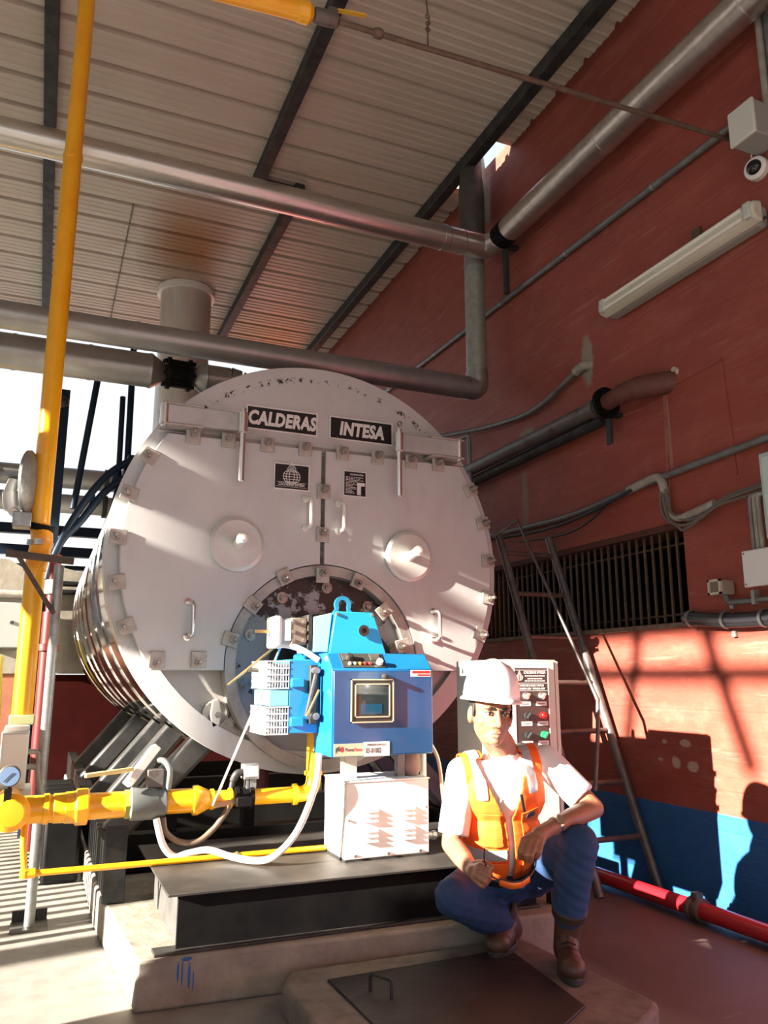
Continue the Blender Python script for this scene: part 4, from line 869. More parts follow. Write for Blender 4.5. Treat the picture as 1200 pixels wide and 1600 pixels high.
fd = thing('flood_light', (3.22, 3.12, 1.58), 'small grey square floodlight on the red wall near the barred opening', 'light')
MB().box((3.2, 3.07, 1.575), (3.29, 3.155, 1.65)).build('lamp_housing', mat('beige grey casting', (.33, .28, .23), .5), fd, .006)
f_ = MB()
for a, b in (((3.07,1.575),(3.155,1.587)), ((3.07,1.642),(3.155,1.654)), ((3.07,1.575),(3.082,1.654)), ((3.143,1.575),(3.155,1.654))): f_.box((3.188, a[0], a[1]), (3.2, b[0], b[1]))
f_.build('lamp_bezel', mat('pale bezel', (.5, .46, .38), .5), fd)
MB().box((3.195, 3.08, 1.586), (3.199, 3.145, 1.643)).build('lamp_glass', mat('lamp glass', (.16, .13, .09), .15), fd)
MB().tube(fil([(3.25, 3.1, 1.58), (3.25, 3.09, 1.535), (3.25, 2.98, 1.53), (3.25, 2.4, 1.54)], .04), .014, 10).build('conduit', K['conduit'], fd)
MB().box((3.23, 2.9, 1.51), (3.27, 2.92, 1.58)).build('saddle_clip', K['galv'], fd)
# black cable bundle clipped to the wall
bn = thing('cable_bundle', (3.27, 2.9, 1.46), 'thick black cable bundle strapped to the wall from the opening corner', 'cable')
for k, (dx, dz, m_) in enumerate(((0, .018, K['cable']), (-.012, -.002, mat('dark blue grey cable', (.07, .075, .09), .35)), (0, -.022, K['cable']), (.01, 0, K['cable']))):
    MB().tube(spline([(3.36+dx, 3.5, 1.485+dz), (3.26+dx, 3.38, 1.475+dz), (3.25+dx, 3.15, 1.45+dz), (3.25+dx, 2.9, 1.44+dz), (3.25+dx, 2.4, 1.455+dz)]), .019, 10).build('cable_strand', m_, bn)
for y, z in ((3.34, 1.47), (3.1, 1.447), (2.86, 1.44)): MB().ring((3.252, y, z), (0,1,0), .042, .047, .016, 16).build('strap', K['conduit'], bn)
for z in (1.52, 1.375): MB().box((3.28, 3.085, z-.015), (3.3, 3.11, z+.015)).build('strap_anchor', K['galv'], bn)
# red fire pipe on the floor
rp_ = thing('fire_pipe', (3.05, 3.2, 0), 'bright red pipe lying along the foot of the blue wall', 'pipe')
MB().cyl((3.03, -3, .055), (3.03, 3.24, .055), .04, n=18).build('pipe', K['red'], rp_)
MB().cyl((3.03, 3.22, .055), (2.99, 9.0, .055), .04, n=18).build('pipe', K['red'], rp_)
cpl = MB().lathe([(.04, 0), (.055, .003), (.058, .02), (.05, .03), (.05, .05), (.058, .06), (.055, .077), (.04, .08)], (3.03, 3.19, .055), (0,1,0), 18).build('coupling', mat('brown iron coupling', (.14, .09, .075), .5, .4), rp_)
MB().box((3.01, 3.21, .105), (3.05, 3.25, .13)).build('coupling_bolt', K['bolt'], cpl)
for y in (1.2, 4.3): MB().box((2.98, y-.03, 0), (3.08, y+.03, .02)).build('pipe_rest', K['iron'], rp_)
# ladder leaning along the wall
la = thing('ladder', (3.05, 3.75, 0), 'grey tubular steel ladder leaning between boiler and red wall', 'ladder')
lm_ = mat('worn ladder tube', (.16, .15, .145), .45, .5, (.1, .09, .085), 14)
top = V((0, 4.62, 2.12)); bot = V((0, 3.76, .0))
for x in (2.83, 3.24):
    MB().cyl((x + .03, 3.76, 0), (x-.01, 4.62, 2.12), .026, n=14).build('rail', lm_, la)
rm_ = mat('reddish rung', (.14, .09, .08), .5, .3, (.09, .06, .05), 14)
for k in range(7):
    t = .125 + k*.135; p = bot + (top-bot)*t; MB().cyl((2.85-.03*t, p.y, p.z), (3.26-.03*t, p.y, p.z), .016, n=12).build('rung', rm_, la)
MB().tube([(2.85, 3.74, .55), (2.87, 3.72, .84), (2.93, 3.78, 1.03), (2.9, 4.5, 2.2), (2.78, 4.62, 2.1)], .012, 10).build('hand_rod', lm_, la)
# ================================================================ LEFT BACKGROUND
# platform ladder hoops and poles at the boiler's left
hp = thing('cage_ladder', (.1, 7, 0), 'dark blue curved handrail and poles of the platform stairs left of the boiler', 'stairs')
NV = K['navy']
for dz, sx in ((0, 0), (-.12, .03)):
    MB().tube(spline([(-.02, 6.2, .1), (-.02, 6.2, 1.2), (-.01, 6.2, 1.75), (.06, 6.2, 2.1), (.2, 6.2, 2.42+dz), (.35, 6.2, 2.65+dz), (.5, 6.2, 2.78+dz), (.62, 6.2, 2.83+dz)]), .028, 10).build('hoop', NV, hp)
MB().bar((.25, 6.2, 2.37), (.27, 6.2, 2.5), .02, .03).build('hoop_tie', NV, hp)
MB().bar((.40, 6.2, 2.58), (.42, 6.2, 2.7), .02, .03).build('hoop_tie', NV, hp)
MB().tube([(.27, 6.4, 3.75), (.14, 6.4, 2.42)], .026, 10).build('pole', NV, hp)
MB().tube([(.50, 6.4, 3.8), (.52, 6.4, 2.2)], .026, 10).build('pole', NV, hp)
MB().tube([(.44, 6.35, 3.35), (.45, 6.35, 2.6), (.4, 6.35, 2.3)], .022, 10).build('pole', NV, hp)
MB().box((.5, 6.2, 2.78), (1.2, 6.9, 2.84)).build('platform', NV, hp)
MB().bar((.52, 6.3, 2.75), (.36, 6.2, 2.2), .05, .05).build('bracket', NV, hp)
# dark column behind
cl_ = thing('steel_column', (0, 7.6, 0), 'dark steel column standing behind the yellow pipe', 'column')
MB().box((-.03, 7.5, 0), (.06, 7.62, 3.75)).build('column_shaft', NV, cl_, .004)
MB().ball((-.0, 7.48, 3.62), (.06, .05, .06), 12, 8).build('cable_knot', K['cable'], cl_)
# red standpipes
rd = thing('red_standpipe', (.04, 6.0, 0), 'dark red vertical fire pipe behind the grey bracket post', 'pipe')
MB().cyl((.045, 6, .05), (.045, 6, 1.6), .055, n=16).build('lower_pipe', K['red_dark'], rd)
MB().cyl((.045, 6, 1.58), (.045, 6, 2.0), .04, n=16).build('upper_pipe', K['red_dark'], rd)
MB().lathe([(.055, 0), (.072, .005), (.072, .05), (.055, .055)], (.045, 6, 1.33), (0,0,1), 16).build('coupling', K['red_dark'], rd)
MB().lathe([(.042, 0), (.06, .005), (.06, .1), (.042, .105)], (.045, 6, 1.72), (0,0,1), 16).build('union', mat('bare union', (.45, .42, .34), .4, .5), rd)
rb = thing('red_pump', (.55, 5.0, .17), 'dark red feed pipe lying under the boiler behind the gas train', 'pipe')
MB().tube(fil([(.6, 4.6, .5), (1.2, 4.6, .5), (1.2, 4.6, .8)], .08), .045, 14).build('pipe', K['red_dark'], rb)
MB().lathe([(.045, 0), (.062, .004), (.062, .05), (.045, .054)], (1.08, 4.6, .5), (1,0,0), 14).build('clamp', K['steel_dark'], rb)
for x in (.68, 1.1): MB().box((x, 4.55, .36), (x+.06, 4.65, .46)).build('pipe_support', K['black'], rb)
# pipe rack further back: two grey pipes and navy rails
bgp = mat('distant grey pipe', (.3, .31, .31), .5, .3)
for k, (z, r, lab) in enumerate(((3.27, .115, 'upper of two thick grey pipes on the far rack left of the boiler'), (2.98, .105, 'lower of two thick grey pipes on the far rack left of the boiler'))):
    t = thing('rack_pipe', (0, 9.2, z-r), lab, 'pipe', 'pipes on the far rack')
    MB().cyl((-9, 9.2, z-.02), (.66, 9.2, z+.05), r, n=18).build('pipe', bgp, t)
    MB().ring((.5, 9.2, z+.045), (1,0,0), r-.002, r+.02, .05, 18).build('collar', K['steel_dark'], t)
rk = thing('pipe_rack', (-2, 10.5, 0), 'dark steel rack of rails and posts behind the boiler at left', 'rack')
for z, h in ((2.88, .12), (2.62, .12), (2.46, .05), (2.36, .04)): MB().box((-9, 10.45, z), (1.2, 10.55, z+h)).build('rail', NV, rk)
for x in (-8, -5, -2.3, 1.0): MB().box((x, 10.45, 0), (x+.12, 10.57, 3.4)).build('post', NV, rk)
MB().box((-9, 9.12, 2.78), (-8.9, 9.3, 3.3)).box((-2.3, 9.1, 2.74), (-2.2, 10.5, 2.86)).build('rack_arm', NV, rk)
# ruined concrete building part, box, yellow machine, black tank
cw = mat('weathered concrete', (.28, .26, .22), .85, 0, (.2, .18, .15), 4, bump=.4, bscale=10)
lw = thing('concrete_ledge', (-1.5, 9.4, 0), 'weathered concrete ledge wall in the left background', 'wall')
MB().box((-9, 9.4, 0), (-.02, 9.7, 1.2)).build('lower_wall', mat('orange brown plaster', (.34, .13, .07), .8, 0, (.26, .1, .06), 4), lw)
MB().box((-9, 9.38, 1.2), (1.1, 9.7, 2.04)).build('middle_wall', cw, lw)
MB().prism([(-9, 2.04), (-9, 2.42), (-.4, 2.4), (-.22, 2.3), (.1, 2.35), (.3, 2.3), (1.1, 2.36), (1.1, 2.04)], (0, 9.3, 0), (1,0,0), (0,0,1), (0,.5,0)).build('upper_slab', cw, lw)
MB().tube([(-9, 9.22, 2.02), (.0, 9.22, 2.02)], .042, 10).build('gutter', K['pvc'], lw)
for z in (2.14, 2.05): MB().tube([(-.05, 9.12, z), (.7, 9.12, z)], .03, 10).build('black_rail', K['black'], lw)
MB().box((-.56, 9.2, 1.46), (-.22, 9.38, 1.93)).build('grey_box', mat('grey cabinet', (.3, .32, .32), .5), label='grey electrical cabinet on the ledge wall behind the yellow pipe', cat='electrical box', bev=.01)
MB().cyl((-.30, 9.2, 1.72), (-.30, 9.19, 1.72), .02, n=10).build('box_lock', K['steel_dark'], bpy.data.objects['grey_box'])
MB().box((-.95, 7.4, .75), (-.3, 8.0, 1.35)).box((-.95, 7.4, 0), (-.85, 8.0, .75)).box((-.4, 7.4, 0), (-.3, 8.0, .75)).build('yellow_machine', mat('faded yellow', (.42, .34, .03), .5), label='faded yellow machine base in the left background', cat='machine', bev=.02)
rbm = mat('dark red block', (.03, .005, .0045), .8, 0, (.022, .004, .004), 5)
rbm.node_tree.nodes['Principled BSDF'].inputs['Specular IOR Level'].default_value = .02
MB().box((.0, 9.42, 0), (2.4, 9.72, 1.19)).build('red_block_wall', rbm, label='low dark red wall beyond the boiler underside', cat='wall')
MB().box((.1, 5.2, 0), (.3, 6.6, .42)).build('pump_block', K['black'], label='black pump block on the floor behind the bracket post', cat='pump', bev=.02)
# ================================================================ MANHOLE CURB
ca = mat('curb concrete', (.19, .17, .15), .85, 0, (.12, .105, .09), 9, bump=.9, bscale=14)
cu = thing('manhole_curb', (1.4, 2.6, 0), 'low concrete curb framing a black steel manhole cover', 'curb')
MB().prism([(.87, 2.95), (.93, 3.085), (1.93, 3.075), (1.985, 2.33), (1.95, 2.29), (.95, 1.7), (.87, 1.72)], (0,0,0), (1,0,0), (0,1,0), (0,0,.098)).build('curb_block', ca, cu, .018, segs=3)
MB().prism([(1.03, 2.93), (1.80, 2.96), (1.73, 2.38), (1.05, 1.95)], (0,0,.096), (1,0,0), (0,1,0), (0,0,.009)).build('cover_plate', mat('black cover plate', (.012, .011, .011), .6, .1, (.026, .022, .02), 6, bump=.25, bscale=25), cu, .003)
MB().tube(fil([(1.13, 2.77, .1), (1.13, 2.77, .16), (1.17, 2.68, .16), (1.17, 2.68, .1)], .015), .006, 8).build('lift_handle', K['steel_dark'], cu)
# ================================================================ OFF-FRAME SHADE CASTERS (cabinet added to shade curb and floor)
of = thing('shade_cabinet', (-1.37, 2.0, 0), 'added grey stepped cabinet out of view at left, shading curb and floor', 'cabinet')
gm = mat('grey cabinet paint', (.28, .3, .3), .5)
for nm, y0, y1, z0, z1 in (('tall_bay', 1.38, 2.15, .08, 1.745), ('low_bay', 2.15, 2.7, .08, 1.345), ('end_step', 2.7, 2.82, 0, .985), ('end_step', 2.82, 2.88, 0, .745)):  # bay heights stepped to shape the cast shadow
    MB().box((-1.7, y0, z0), (-1.04, y1, z1)).build(nm, gm, of, .01)
for y0, y1, zt_ in ((1.4, 2.13, 1.72), (2.17, 2.68, 1.32)):
    d_ = MB().box((-1.04, y0, .1), (-1.025, y1, zt_)).build('cabinet_door', gm, of, .004)
    MB().box((-1.025, y1-.06, .75), (-1.01, y1-.04, .9)).build('door_handle', K['steel_dark'], d_)
for x in (-1.65, -1.12):
    for y in (1.42, 2.6): MB().box((x, y, 0), (x+.06, y+.06, .08)).build('foot', K['black'], of)
for k, y in enumerate((-2.2, 2.5, 10.0)):
    MB().box((-8.38, y, 0), (-8.22, y+.16, 5.42)).build('shed_column', K['steel_dark'], label=('dark shed column behind the camera', 'dark shed column at the open left side', 'dark shed column at the far open corner')[k], cat='column', group='shed columns')

# unseen tanks on a frame, added to shade parts of the boiler front
rk2 = thing('shade_tanks', (-4, 3.5, 0), 'two added tanks on a tall frame out of view, shading the boiler front', 'tank')
for z, r in ((3.1, .27), (3.7, .14)): MB().lathe([(0, 0), (r*.8, .03), (r, .1), (r, .72), (r*.8, .79), (0, .82)], (-4, 3.1, z), (0,1,0), 28).build('tank_shell', gm, rk2)
for x in (-4.3, -3.7):
    for y in (3.35, 3.7): MB().box((x-.03, y-.03, 0), (x+.03, y+.03, 2.83)).build('frame_post', K['steel_dark'], rk2)
for y in (3.35, 3.7): MB().box((-4.33, y-.03, 2.78), (-3.67, y+.03, 2.83)).build('frame_beam', K['steel_dark'], rk2)
MB().box((-4.05, 3.8, 3.3), (-3.95, 3.86, 3.62)).build('tank_stub', K['steel_dark'], rk2)
bc_ = thing('shade_bracing', (-8.3, 1.6, 4.5), 'added rail and knee braces under the left eave, casting wall shadow lines', 'bracing')  # unseen bars added to throw the shadow lines on the wall
MB().box((-8.34, -2.2, 5.17), (-8.26, 2.5, 5.25)).build('rail', K['steel_dark'], bc_)
MB().bar((-8.3, 1.38, 5.45), (-8.3, 1.13, 4.72), .08, .08).build('brace', K['steel_dark'], bc_)
MB().bar((-8.3, 1.9, 5.45), (-8.3, 2.14, 4.5), .08, .08).build('brace', K['steel_dark'], bc_)

# building added far off to the left for the boiler cladding to reflect
nb = thing('mirrored_building', (-15, 4, 0), 'added low plastered building out of view, mirrored in the cladding', 'building')
MB().box((-16, -12, 0), (-14, 22, 3.1)).build('wall', mat('orange plaster', (.38, .13, .07), .8, 0, (.3, .1, .06), 1), nb)
MB().box((-16.1, -12.1, 3.1), (-13.8, 22.1, 3.9)).build('parapet', cw, nb)
for y in (-6, -1, 4, 9, 14):
    f_ = MB().box((-14.02, y, .9), (-13.96, y+2, 2.4)).build('window', K['steel_dark'], nb); MB().box((-13.97, y+.08, .98), (-13.95, y+1.92, 2.32)).build('pane', K['glass'], f_)

rl2 = thing('shade_railing', (-1.2, 5.2, 0), 'added low picket railing out of view, striping the floor with shadow', 'railing')  # unseen pickets added to throw shadow stripes on the left floor
for z in (.12, 1.0): MB().box((-1.225, 3.95, z), (-1.175, 6.9, z+.05)).build('rail', K['steel_dark'], rl2)
pk0 = MB().box((-.016, -.025, 0), (.016, .025, 1.0)).build('picket', K['steel_dark'], rl2, org=(0,0,0)); pk0.location = V((-1.2, 4.0, .0)) - ORG[rl2]
for k in range(1, 23): inst(pk0, rl2, (-1.2, 4.0 + .128*k, 0))
# ================================================================ CROUCHING MAN
MJ = {'head': (1.615, 2.744, 1.000), 'chin': (1.606, 2.708, 0.885), 'neck': (1.711, 2.817, 0.844), 'shR': (1.562, 2.883, 0.786), 'shL': (1.895, 2.798, 0.829), 'chest': (1.716, 2.838, 0.694), 'belly': (1.735, 2.904, 0.516), 'pelv': (1.848, 3.040, 0.342), 'elR': (1.498, 2.856, 0.535), 'wrR': (1.461, 2.638, 0.487), 'haR': (1.479, 2.582, 0.455), 'elL': (2.008, 2.654, 0.660), 'wrL': (1.757, 2.570, 0.623), 'haL': (1.668, 2.564, 0.574), 'hipR': (1.800, 3.083, 0.337), 'hipL': (1.945, 3.016, 0.363), 'knR': (1.494, 2.845, 0.348), 'anR': (1.86, 3.035, 0.165), 'toR': (1.752, 3.003, 0.144), 'knL': (1.866, 2.560, 0.559), 'anL': (1.912, 2.734, 0.198), 'toL': (1.849, 2.620, 0.134), 'hc': (1.621, 2.749, 1.019), 'helm': (1.615, 2.740, 1.068), 'L1a': (1.620, 2.546, 0.593), 'L1b': (1.594, 2.532, 0.560), 'L1c': (1.609, 2.554, 0.531), 'L2a': (1.634, 2.531, 0.586), 'L2b': (1.605, 2.512, 0.552), 'L2c': (1.621, 2.540, 0.522), 'L3a': (1.655, 2.523, 0.584), 'L3b': (1.625, 2.504, 0.550), 'L3c': (1.640, 2.532, 0.520), 'L4a': (1.679, 2.523, 0.586), 'L4b': (1.658, 2.505, 0.558), 'L4c': (1.660, 2.526, 0.532), 'LTa': (1.710, 2.570, 0.613), 'LTb': (1.659, 2.599, 0.581), 'LTc': (1.628, 2.585, 0.556), 'LP': (1.687, 2.549, 0.605), 'R1a': (1.446, 2.548, 0.523), 'R1b': (1.462, 2.520, 0.515), 'R1c': (1.486, 2.549, 0.491), 'R2a': (1.438, 2.543, 0.508), 'R2b': (1.457, 2.516, 0.496), 'R2c': (1.484, 2.555, 0.471), 'R3a': (1.433, 2.549, 0.491), 'R3b': (1.448, 2.524, 0.477), 'R3c': (1.475, 2.561, 0.458), 'R4a': (1.432, 2.565, 0.476), 'R4b': (1.448, 2.550, 0.459), 'R4c': (1.471, 2.577, 0.445), 'RTa': (1.459, 2.611, 0.514), 'RTb': (1.473, 2.569, 0.525), 'RTc': (1.494, 2.552, 0.512), 'RP': (1.448, 2.593, 0.491), 'G0': (1.443, 2.513, 0.585), 'G1': (1.446, 2.521, 0.543), 'G2': (1.473, 2.531, 0.495), 'G3': (1.498, 2.514, 0.477), 'G4': (1.527, 2.481, 0.471), 'G5': (1.557, 2.467, 0.475), 'G6': (1.587, 2.461, 0.492), 'G7': (1.624, 2.485, 0.514), 'G8': (1.643, 2.505, 0.536)}
J = {k: V(v) for k, v in MJ.items()}
RT, BK, UP = V((.92, -.392, 0)), V((.392, .92, 0)), V((0, 0, 1))
def blob(name, mb, voxel, m, parent, smooth=4, post=None, cut=None, solid=0., subd=0):
    """fuse overlapping closed shapes into one continuous skin"""
    me = bpy.data.meshes.new('tmp'); me.from_pydata(mb.v, [], mb.f); me.update()
    bm = bmesh.new(); bm.from_mesh(me); bmesh.ops.remove_doubles(bm, verts=bm.verts, dist=1e-6); bmesh.ops.recalc_face_normals(bm, faces=bm.faces); bm.to_mesh(me); bm.free()
    t = bpy.data.objects.new('tmp', me); COL.objects.link(t)
    r = t.modifiers.new('r', 'REMESH'); r.mode = 'VOXEL'; r.voxel_size = voxel
    if smooth: s = t.modifiers.new('s', 'SMOOTH'); s.factor = .5; s.iterations = smooth
    dg = bpy.context.evaluated_depsgraph_get(); dg.update()
    out = bpy.data.meshes.new_from_object(t.evaluated_get(dg)); bpy.data.objects.remove(t); bpy.data.meshes.remove(me)
    if post:
        cs = [(v.co.copy(), v.normal.copy()) for v in out.vertices]
        out.vertices.foreach_set('co', [x for c, n in cs for x in post(c, n)]); out.update()
    if cut:
        bm = bmesh.new(); bm.from_mesh(out)
        bmesh.ops.delete(bm, geom=[f for f in bm.faces if cut(f.calc_center_median(), f.normal)], context='FACES')
        for _ in range(8):
            nw = {}
            for v in bm.verts:
                nb = [e.other_vert(v).co for e in v.link_edges if e.is_boundary]
                if len(nb) == 2: nw[v] = v.co*.4 + (nb[0]+nb[1])*.3
            for v, c in nw.items(): v.co = c
        bm.to_mesh(out); bm.free()
    out.name = name; org = ORG[parent]
    out.transform(M.Translation(-org)); out.materials.clear(); out.materials.append(m)
    for p in out.polygons: p.use_smooth = True
    o = bpy.data.objects.new(name, out); COL.objects.link(o); o.parent = parent; ORG[o] = V(org)
    if solid: sm_ = o.modifiers.new('thick', 'SOLIDIFY'); sm_.thickness = solid; sm_.offset = 1
    return o
def caps(mb, pts, rs, n=16):
    pts = [V(p) for p in pts]
    for i in range(len(pts)-1): mb.cyl(pts[i], pts[i+1], rs[i], rs[i+1], n)
    for p, r in zip(pts, rs): mb.ball(p, r, n, 10)
def ell(mb, c, a, ra, b, rb, d, rd):
    mb.ball(c, 1., 20, 14, M((V(a).normalized()*ra, V(b).normalized()*rb, V(d).normalized()*rd)).transposed())
skin = mat('skin', (.31, .145, .085), .5, 0, (.26, .115, .068), 14); skin.node_tree.nodes['Principled BSDF'].inputs['Subsurface Weight'].default_value = .06
cloth_w = mat('white cotton', (.78, .76, .76), .85, bump=.25, bscale=30)
hiv = mat('orange vest cloth', (.95, .14, .012), .7, bump=.2, bscale=25)
silv = mat('silver reflective tape', (.5, .52, .55), .35, .3)
den = mat('denim', (.011, .038, .115), .85, 0, (.018, .055, .15), 9, bump=.35, bscale=18)
leather = mat('brown boot leather', (.085, .042, .026), .5, 0, (.05, .026, .018), 12, bump=.2)
mn = thing('person', (1.8, 2.85, .1), 'crouching person in white hard hat, orange vest and jeans holding glasses', 'person')
# head frame
HU = (UP + RT*.085).normalized(); HF = (-BK).normalized(); HR = (RT*.985 + BK*.17); HR = (HR - HU*HR.dot(HU)).normalized(); HF = HU.cross(HR)*-1 if HU.cross(HR).dot(-BK) < 0 else HU.cross(HR)
HC = J['hc'] + BK*.0
def H(x, y, z): return HC + HR*x + HF*y + HU*z
b = MB()
ell(b, H(0, -.008, .03), HR, .076, HF, .097, HU, .096)
ell(b, H(0, .02, -.03), HR, .069, HF, .068, HU, .085)
ell(b, H(0, .036, -.078), HR, .046, HF, .05, HU, .042)
ell(b, H(0, .068, -.098), HR, .024, HF, .022, HU, .018)
for s in (-1, 1):
    ell(b, H(.044*s, .046, -.03), HR, .025, HF, .026, HU, .026)
    ell(b, H(.03*s, .083, .022), HR, .026, HF, .012, HU, .009)
    ell(b, H(.078*s, -.008, -.012), HR, .012, HF, .022, HU, .033)
    ell(b, H(.012*s, .098, -.042), HR, .009, HF, .011, HU, .008)
    ell(b, H(.031*s, .074, .0), HR, .014, HF, .013, HU, .0085)
caps(b, [H(0, .086, .014), H(0, .102, -.018), H(0, .112, -.038)], [.009, .0105, .0125])
ell(b, H(0, .09, -.068), HR, .026, HF, .01, HU, .0065); ell(b, H(0, .087, -.08), HR, .022, HF, .011, HU, .0075)
caps(b, [H(0, -.02, -.05), J['neck'] + UP*.03, J['neck'] - UP*.06], [.058, .058, .066])
LT = (J['shL'] - J['shR']).normalized(); SP = (J['neck'] - J['pelv']).normalized(); SF = LT.cross(SP); SF = -SF if SF.dot(-BK) < 0 else SF
def torso(mb, k, arms=True):
    ell(mb, J['chest'] + SP*.02 + BK*.02, LT, .165+k, SF, .115+k, SP, .15+k)
    ell(mb, J['chest'] + SP*.07 + BK*.02, LT, .15+k, SF, .095+k, SP, .08+k)
    ell(mb, J['belly'] + SP*.03, LT, .15+k, SF, .115+k, SP, .17+k)
    ell(mb, (J['belly'] + J['pelv'])/2, LT, .155+k, SF, .12+k, SP, .14+k)
    caps(mb, [J['shR'] + LT*.01, J['neck'] - UP*.035, J['shL'] - LT*.01], [.058+k, .06+k, .058+k])
torso(b, -.014)
for s in 'RL': caps(b, [J['sh'+s], J['el'+s], J['el'+s]*.45 + J['wr'+s]*.55, J['wr'+s]], [.048, .04, .036, .026])
# hands
def hand(s):
    pl_ = J[s+'P']
    caps(b, [J['wr'+s], pl_], [.026, .028])
    for k in '1234':
        a, m_, t = J[s+k+'a'], J[s+k+'b'], J[s+k+'c']
        caps(b, [pl_*.35 + a*.65, a], [.0155, .0115]); caps(b, [J['wr'+s]*.5+pl_*.5, a], [.02, .0115])
        caps(b, [a, m_, m_*.4 + t*.6, t], [.0108, .0098, .0088, .0076], 12)
    caps(b, [J['wr'+s]*.4 + pl_*.6, J[s+'Ta'], J[s+'Tb'], J[s+'Tc']], [.018, .0135, .0115, .0092], 12)
hand('L'); hand('R')
for s in 'RL': caps(b, [J['hip'+s], J['kn'+s], J['an'+s]], [.08, .05, .036])
ell(b, J['pelv'], LT, .14, BK, .1, UP, .09)
eyes = [H(.031*s, .083, -.001) for s in (-1, 1)]
def face(p, n):
    for e in eyes:
        d = (p - e); u_ = d.dot(HR)/.022; w_ = d.dot(HU)/.013; f_ = d.dot(HF)/.03
        p = p - HF*.007*math.exp(-(u_*u_ + w_*w_ + f_*f_))
    d = p - H(0, .1, -.0735); p = p - HF*.004*math.exp(-((d.dot(HR)/.024)**2 + (d.dot(HU)/.003)**2 + (d.dot(HF)/.03)**2))
    return p
body = blob('body', b, .0042, skin, mn, 3, face)
# face details
lipm = mat('lips', (.42, .13, .1), .45); hairm = mat('black hair', (.012, .01, .009), .55, bump=.6, bscale=60)
for s in (-1, 1):
    e_ = MB(); ell(e_, H(.031*s, .0775, -.001), HR, .0125, HF, .009, HU, .0062); eye = e_.build('eye', mat('eye white', (.62, .56, .5), .25), body)
    e_ = MB(); ell(e_, H(.031*s, .0838, -.0005), HR, .0062, HF, .0042, HU, .006); e_.build('iris', mat('dark iris', (.03, .015, .01), .15), eye)
    e_ = MB(); caps(e_, [H(.014*s, .0925, .017), H(.031*s, .0925, .0225), H(.049*s, .08, .0185)], [.0045, .0056, .003], 8); e_.build('eyebrow', hairm, body)
    e_ = MB(); caps(e_, [H(.018*s, .083, .004), H(.031*s, .0875, .0075), H(.046*s, .078, .003)], [.002, .0028, .002], 8); e_.build('eyelash', hairm, body)
l_ = MB(); caps(l_, [H(-.024, .087, -.072), H(-.008, .0985, -.067), H(0, .099, -.069), H(.008, .0985, -.067), H(.024, .087, -.072)], [.002, .0042, .004, .0042, .002], 8)
caps(l_, [H(-.022, .087, -.075), H(0, .0965, -.0815), H(.022, .087, -.075)], [.002, .0052, .002], 8); l_.build('lips', lipm, body)
h_ = MB(); ell(h_, H(0, -.022, .02), HR, .0815, HF, .088, HU, .085)
blob('hair', h_, .005, hairm, mn, 2, None, lambda c, n: (c-HC).dot(HU) < -.07 or ((c-HC).dot(HF) > .02 and (c-HC).dot(HU) < .05) or ((c-HC).dot(HF) > -.02 and (c-HC).dot(HU) < -.005))
for s in (-1, 1):
    e_ = MB(); ell(e_, H(.0755*s, .018, .012), HR, .004, HF, .01, HU, .03); e_.build('sideburn', hairm, body)
# hard hat
hm_ = mat('white hard hat', (.85, .85, .85), .28, coat=.4)
hh = MB(); n = 48; rows = []
def hp_(x, y, z): return H(x, y-.0, z)
prof = [(1.0, 0), (.995, .02), (.97, .05), (.9, .085), (.78, .115), (.6, .137), (.38, .15), (.16, .155)]
for r_, z in prof:
    for i in range(n):
        t = 2*PI*i/n; c_, s_ = math.cos(t), math.sin(t)
        rid = 1 + .0*abs(c_); y_ = s_*.132*r_; x_ = c_*.108*r_
        zz = z + (.008*math.exp(-(x_/.02)**2) if z > .04 else 0)
        hh.v.append(hp_(x_, y_ - .008, .056 + zz*.93)); 
top_i = len(hh.v); hh.v.append(hp_(0, -.008, .056+.152))
for k in range(len(prof)-1):
    for i in range(n): j = (i+1) % n; hh.f.append((k*n+i, k*n+j, (k+1)*n+j, (k+1)*n+i))
for i in range(n): hh.f.append(((len(prof)-1)*n+i, (len(prof)-1)*n+(i+1) % n, top_i))
hat = hh.build('hard_hat', hm_, mn, ang=80); sm_ = hat.modifiers.new('thick', 'SOLIDIFY'); sm_.thickness = .004; sm_.offset = -1
br_ = MB(); ring_i, ring_o = [], []
for i in range(n):
    t = 2*PI*i/n; c_, s_ = math.cos(t), math.sin(t); peak = max(0, s_)**3
    ring_i.append(hp_(c_*.106, s_*.13-.008, .06)); ring_o.append(hp_(c_*(.118+.004*peak), s_*(.14+.026*peak)-.008, .05 - .004*peak))
off = HU*-.006
vs_ = ring_i + ring_o + [p+off for p in ring_o] + [p+off for p in ring_i]
br_.add(vs_, [(a*n+i, a*n+(i+1) % n, ((a+1) % 4)*n+(i+1) % n, ((a+1) % 4)*n+i) for a in range(4) for i in range(n)]).build('hat_brim', hm_, hat, ang=70)
